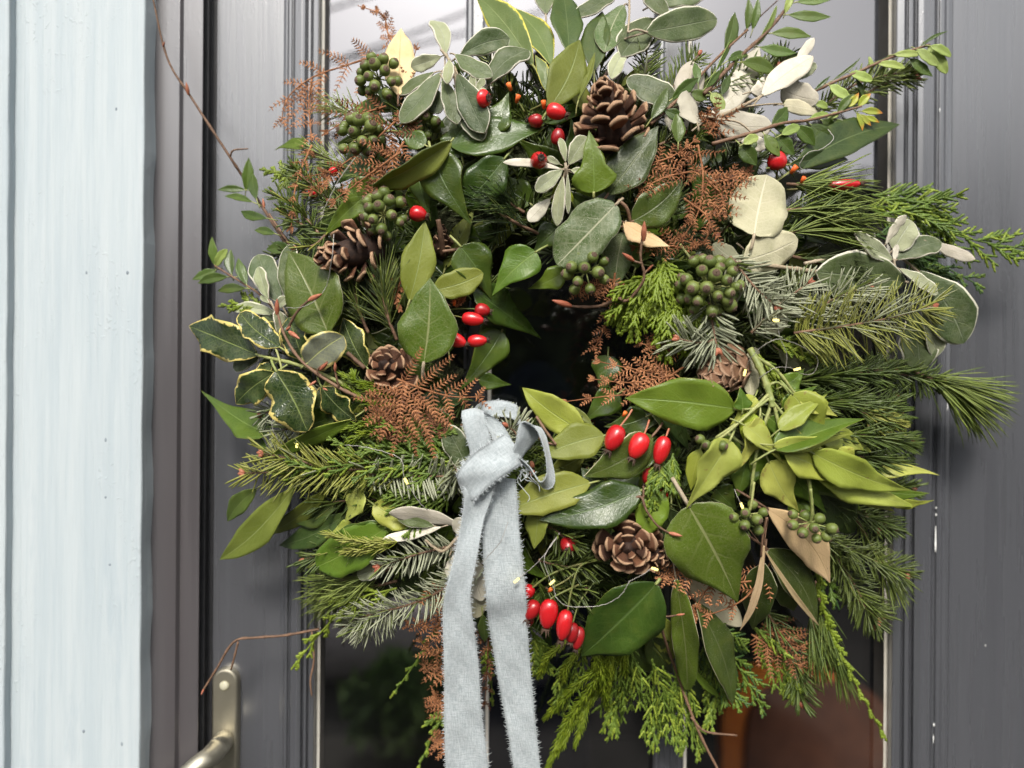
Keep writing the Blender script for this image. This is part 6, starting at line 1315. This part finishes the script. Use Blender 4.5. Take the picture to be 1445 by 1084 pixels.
# ------------------------------------------------------------------ fairy lights
wire('silver wire looping over the big speckled leaf on the left', [(502, 222, 14.2), (482, 248, 14.6), (462, 285, 14.8), (456, 300, 14.8)])
wire('silver wire hanging from the left cone to the speckled leaf', [(471, 330, 14.4), (469, 360, 14.8), (461, 402, 13.8), (445, 424, 13.8), (424, 434, 13.6), (403, 434, 13)])
wire('silver wire hanging below the holly sprig', [(368, 492, 10), (360, 532, 9.6)])
wire('silver wire end with bulb under the holly', [(388, 580, 11), (384, 602, 11), (394, 624, 10.8)], [(419, 628, 10.8)])
wire('silver wire with bulb crossing the cypress left of the bow', [(487, 628, 13), (520, 632, 13.4), (564, 647, 13.6), (571, 674, 13.8), (591, 708, 13.8), (604, 720, 13.6)], [(573, 679, 13.9)])
wire('silver wire across the right ribbon tail', [(717, 737, 14.6), (704, 768, 14.6), (676, 798, 14)], [(729, 819, 14.0)])
wire('silver wire from the ribbon to the lower rose hips', [(733, 815, 13.6), (752, 800, 13.6), (772, 778, 13.6), (790, 752, 13), (768, 788, 13.8), (780, 826, 13.8), (787, 846, 14), (806, 856, 14), (850, 854, 14.2), (877, 839, 14.4), (888, 820, 14.4)], [(779, 822, 13.8)])
wire('silver wire loop above the ivy stems at right', [(1050, 525, 13), (1060, 505, 13.6), (1080, 486, 14), (1104, 479, 14), (1140, 494, 13.6), (1154, 508, 13.2), (1148, 526, 13), (1132, 528, 13), (1115, 519, 13.2), (1092, 520, 13.4), (1070, 535, 13.2)], [(1051, 526, 13.4), (1125, 521, 13.4)])
wire('silver wire under the small lit cream leaf', [(1098, 450, 13.4), (1100, 475, 13.4), (1110, 500, 13.2), (1108, 525, 13)], [(1095, 452, 14)])
wire('silver wire near the privet sprig at the right', [(1168, 182, 11), (1176, 196, 11.4), (1160, 210, 11.6), (1140, 216, 11.6), (1128, 232, 11.4), (1133, 240, 11.2)])
wire('silver wire at the centre of the pale ivy sprig', [(1036, 690, 13), (1042, 704, 13.4), (1046, 712, 13.4)], [(1047, 714, 13.4)])
wire('short silver wire and bulb beside the lower rosette cone', [(888, 820, 14.4), (905, 812, 14.4), (922, 800, 14.2)], [(924, 803, 14.4)])
# ------------------------------------------------------------------ the ribbon
rb = empty('ribbon_bow', 'frayed pale blue grey linen ribbon tied in a bow with two long tails', 'ribbon', P(705, 645, 14))
rrb = random.Random(4)
def strip(name, edges, nu=10, bow=0.0, seg=14, wob=0.0006, fringe=True, flen=6):
    """edges: (left x, y, h, right x, y, h) along the strip, h in cm; a cloth strip with frayed sides"""
    Ls, Rs = cat([P(*e[:3]) for e in edges], seg * (len(edges) - 1)), cat([P(*e[3:6]) for e in edges], seg * (len(edges) - 1))
    n = len(Ls); TL = tangents([(a + b) / 2 for a, b in zip(Ls, Rs)])
    ph = rrb.uniform(0, 6)
    top, uv, nr = [], [], []
    ln = 0
    for i in range(n):
        x = Rs[i] - Ls[i]; nn = x.cross(TL[i]).normalized(); nr.append(nn)
        if i: ln += ((Ls[i] + Rs[i]) / 2 - (Ls[i - 1] + Rs[i - 1]) / 2).length
        for j in range(nu + 1):
            u = j / nu
            off = bow * 4 * u * (1 - u) + wob * (math.sin(ln * 95 + u * 4 + ph) + 0.6 * math.sin(ln * 170 - u * 7 + ph))
            top.append(Ls[i] + x * u + nn * off); uv.append((u * 0.028, ln))
    mb = MB(); c = nu + 1; o = len(top)
    bot = [p - nr[i // c] * 0.0006 for i, p in enumerate(top)]
    f = [(i * c + j, i * c + j + 1, (i + 1) * c + j + 1, (i + 1) * c + j) for i in range(n - 1) for j in range(nu)]
    mb.add(top, f, 0, uv); mb.add(bot, [q[::-1] for q in f], 0, uv)
    for i in range(n - 1):
        for j in (0, nu):
            a, b = i * c + j, (i + 1) * c + j
            mb.f.append((a, b, o + b, o + a)); mb.m.append(0)
    ob = mb.build(name, [M['linen']], rb)
    if fringe:
        fb = MB(); s = S(14)
        for e, sg in ((0, -1), (nu, 1)):
            for i in range(n - 1):
                p, q = top[i * c + e], top[(i + 1) * c + e]
                out = ((top[i * c + nu] - top[i * c]).normalized()) * sg
                k = max(1, int((q - p).length / (1.3 * s)))
                for m in range(k):
                    a = p.lerp(q, (m + rrb.random()) / k) - out * 1.5 * s
                    d = (out + TL[i] * rrb.gauss(0, .45) + nr[i] * rrb.gauss(.05, .2)).normalized()
                    L = s * max(1.5, rrb.gauss(flen * .85, 1.8)); wv = TL[i] * (s * .6); hv = nr[i] * (s * .4)
                    mid = a + d * L * .6 + nr[i] * rrb.gauss(0, .5) * s
                    tip = mid + (d + TL[i] * rrb.gauss(0, .6)).normalized() * L * .5
                    fb.add([a - wv, a + wv, a + hv, mid - wv * .7, mid + wv * .7, mid + hv * .7, tip], [(0, 1, 4, 3), (1, 2, 5, 4), (2, 0, 3, 5), (3, 4, 6), (4, 5, 6), (5, 3, 6)])
        tag(fb.build('frayed_edge', [M['thread']], ob), kind='stuff')
    return ob
strip('tail', [(680, 672, 14.4, 727, 676, 13.9), (683, 702, 13.9, 730, 702, 13.9), (681, 765, 13.6, 734, 762, 13.6), (686, 839, 13.2, 742, 838, 13.2), (690, 880, 12.2, 744, 880, 12.2), (704, 963, 11, 750, 962, 11), (722, 1063, 10, 760, 1062, 10), (732, 1130, 9.4, 768, 1130, 9.4)], bow=.001)
strip('tail', [(652, 650, 15.0, 700, 668, 15.4), (655, 690, 15.2, 694, 700, 15), (652, 730, 15, 682, 736, 14.6), (641, 785, 14.8, 673, 786, 14.8), (628, 838, 14.4, 664, 838, 14.4), (625, 880, 13.8, 668, 880, 13.8), (627, 939, 13, 675, 938, 13), (627, 1010, 12, 680, 1010, 12), (629, 1090, 11, 690, 1090, 11), (630, 1130, 10.6, 692, 1130, 10.6)], bow=.002)
strip('knot', [(738, 655, 14.3, 712, 612, 14.4), (722, 664, 15.2, 696, 622, 15.2), (694, 684, 15.7, 668, 640, 15.7), (672, 704, 15.4, 650, 662, 15.4), (664, 712, 14.8, 646, 672, 14.6)], bow=.0018, wob=.0014)
strip('loop', [(722, 650, 14.6, 742, 640, 13.6), (728, 620, 15.2, 760, 618, 13.6), (736, 596, 15.4, 762, 604, 13.4), (756, 606, 15.4, 772, 622, 13.4), (768, 640, 15.2, 780, 655, 13.4), (770, 672, 15.0, 780, 682, 13.6), (760, 680, 14.8, 768, 688, 13.6), (744, 656, 14.6, 752, 668, 13.4), (728, 640, 14.6, 735, 655, 13.6)], bow=.001, flen=4)
strip('loop', [(668, 668, 14.2, 690, 660, 13.8), (664, 640, 14.6, 694, 630, 14), (652, 592, 14.6, 684, 588, 14.2), (656, 580, 14, 684, 582, 13.2), (680, 598, 13.2, 706, 596, 12.6), (700, 625, 13.4, 722, 622, 12.8)], bow=.003, flen=4)
strip('loop', [(664, 606, 11.6, 668, 584, 11.2), (672, 594, 11.8, 676, 570, 11.4), (698, 588, 12, 701, 565, 11.6), (724, 592, 11.8, 727, 571, 11.4), (735, 606, 11.4, 733, 586, 11)], flen=3)
fb = MB()
for i in range(9):
    a = P(735 + rrb.uniform(-5, 8), 660 + rrb.uniform(-5, 8), 14); pts = [a]
    for k in range(4): pts.append(pts[-1] + Vector((rrb.uniform(-.006, .009), -rrb.uniform(-.002, .002), -rrb.uniform(-.003, .008))))
    tube(fb, cat(pts, 10), S() * .45, 4)
for i in range(4):
    pts = [P(682 + 6 * i, 600 + 8 * i, 14.2)]
    for k in range(3): pts.append(pts[-1] + Vector((rrb.uniform(0, .008), -.001, -rrb.uniform(-.003, .007))))
    tube(fb, cat(pts, 8), S() * .4, 4)
tag(fb.build('loose_thread', [M['thread']], rb), kind='stuff')
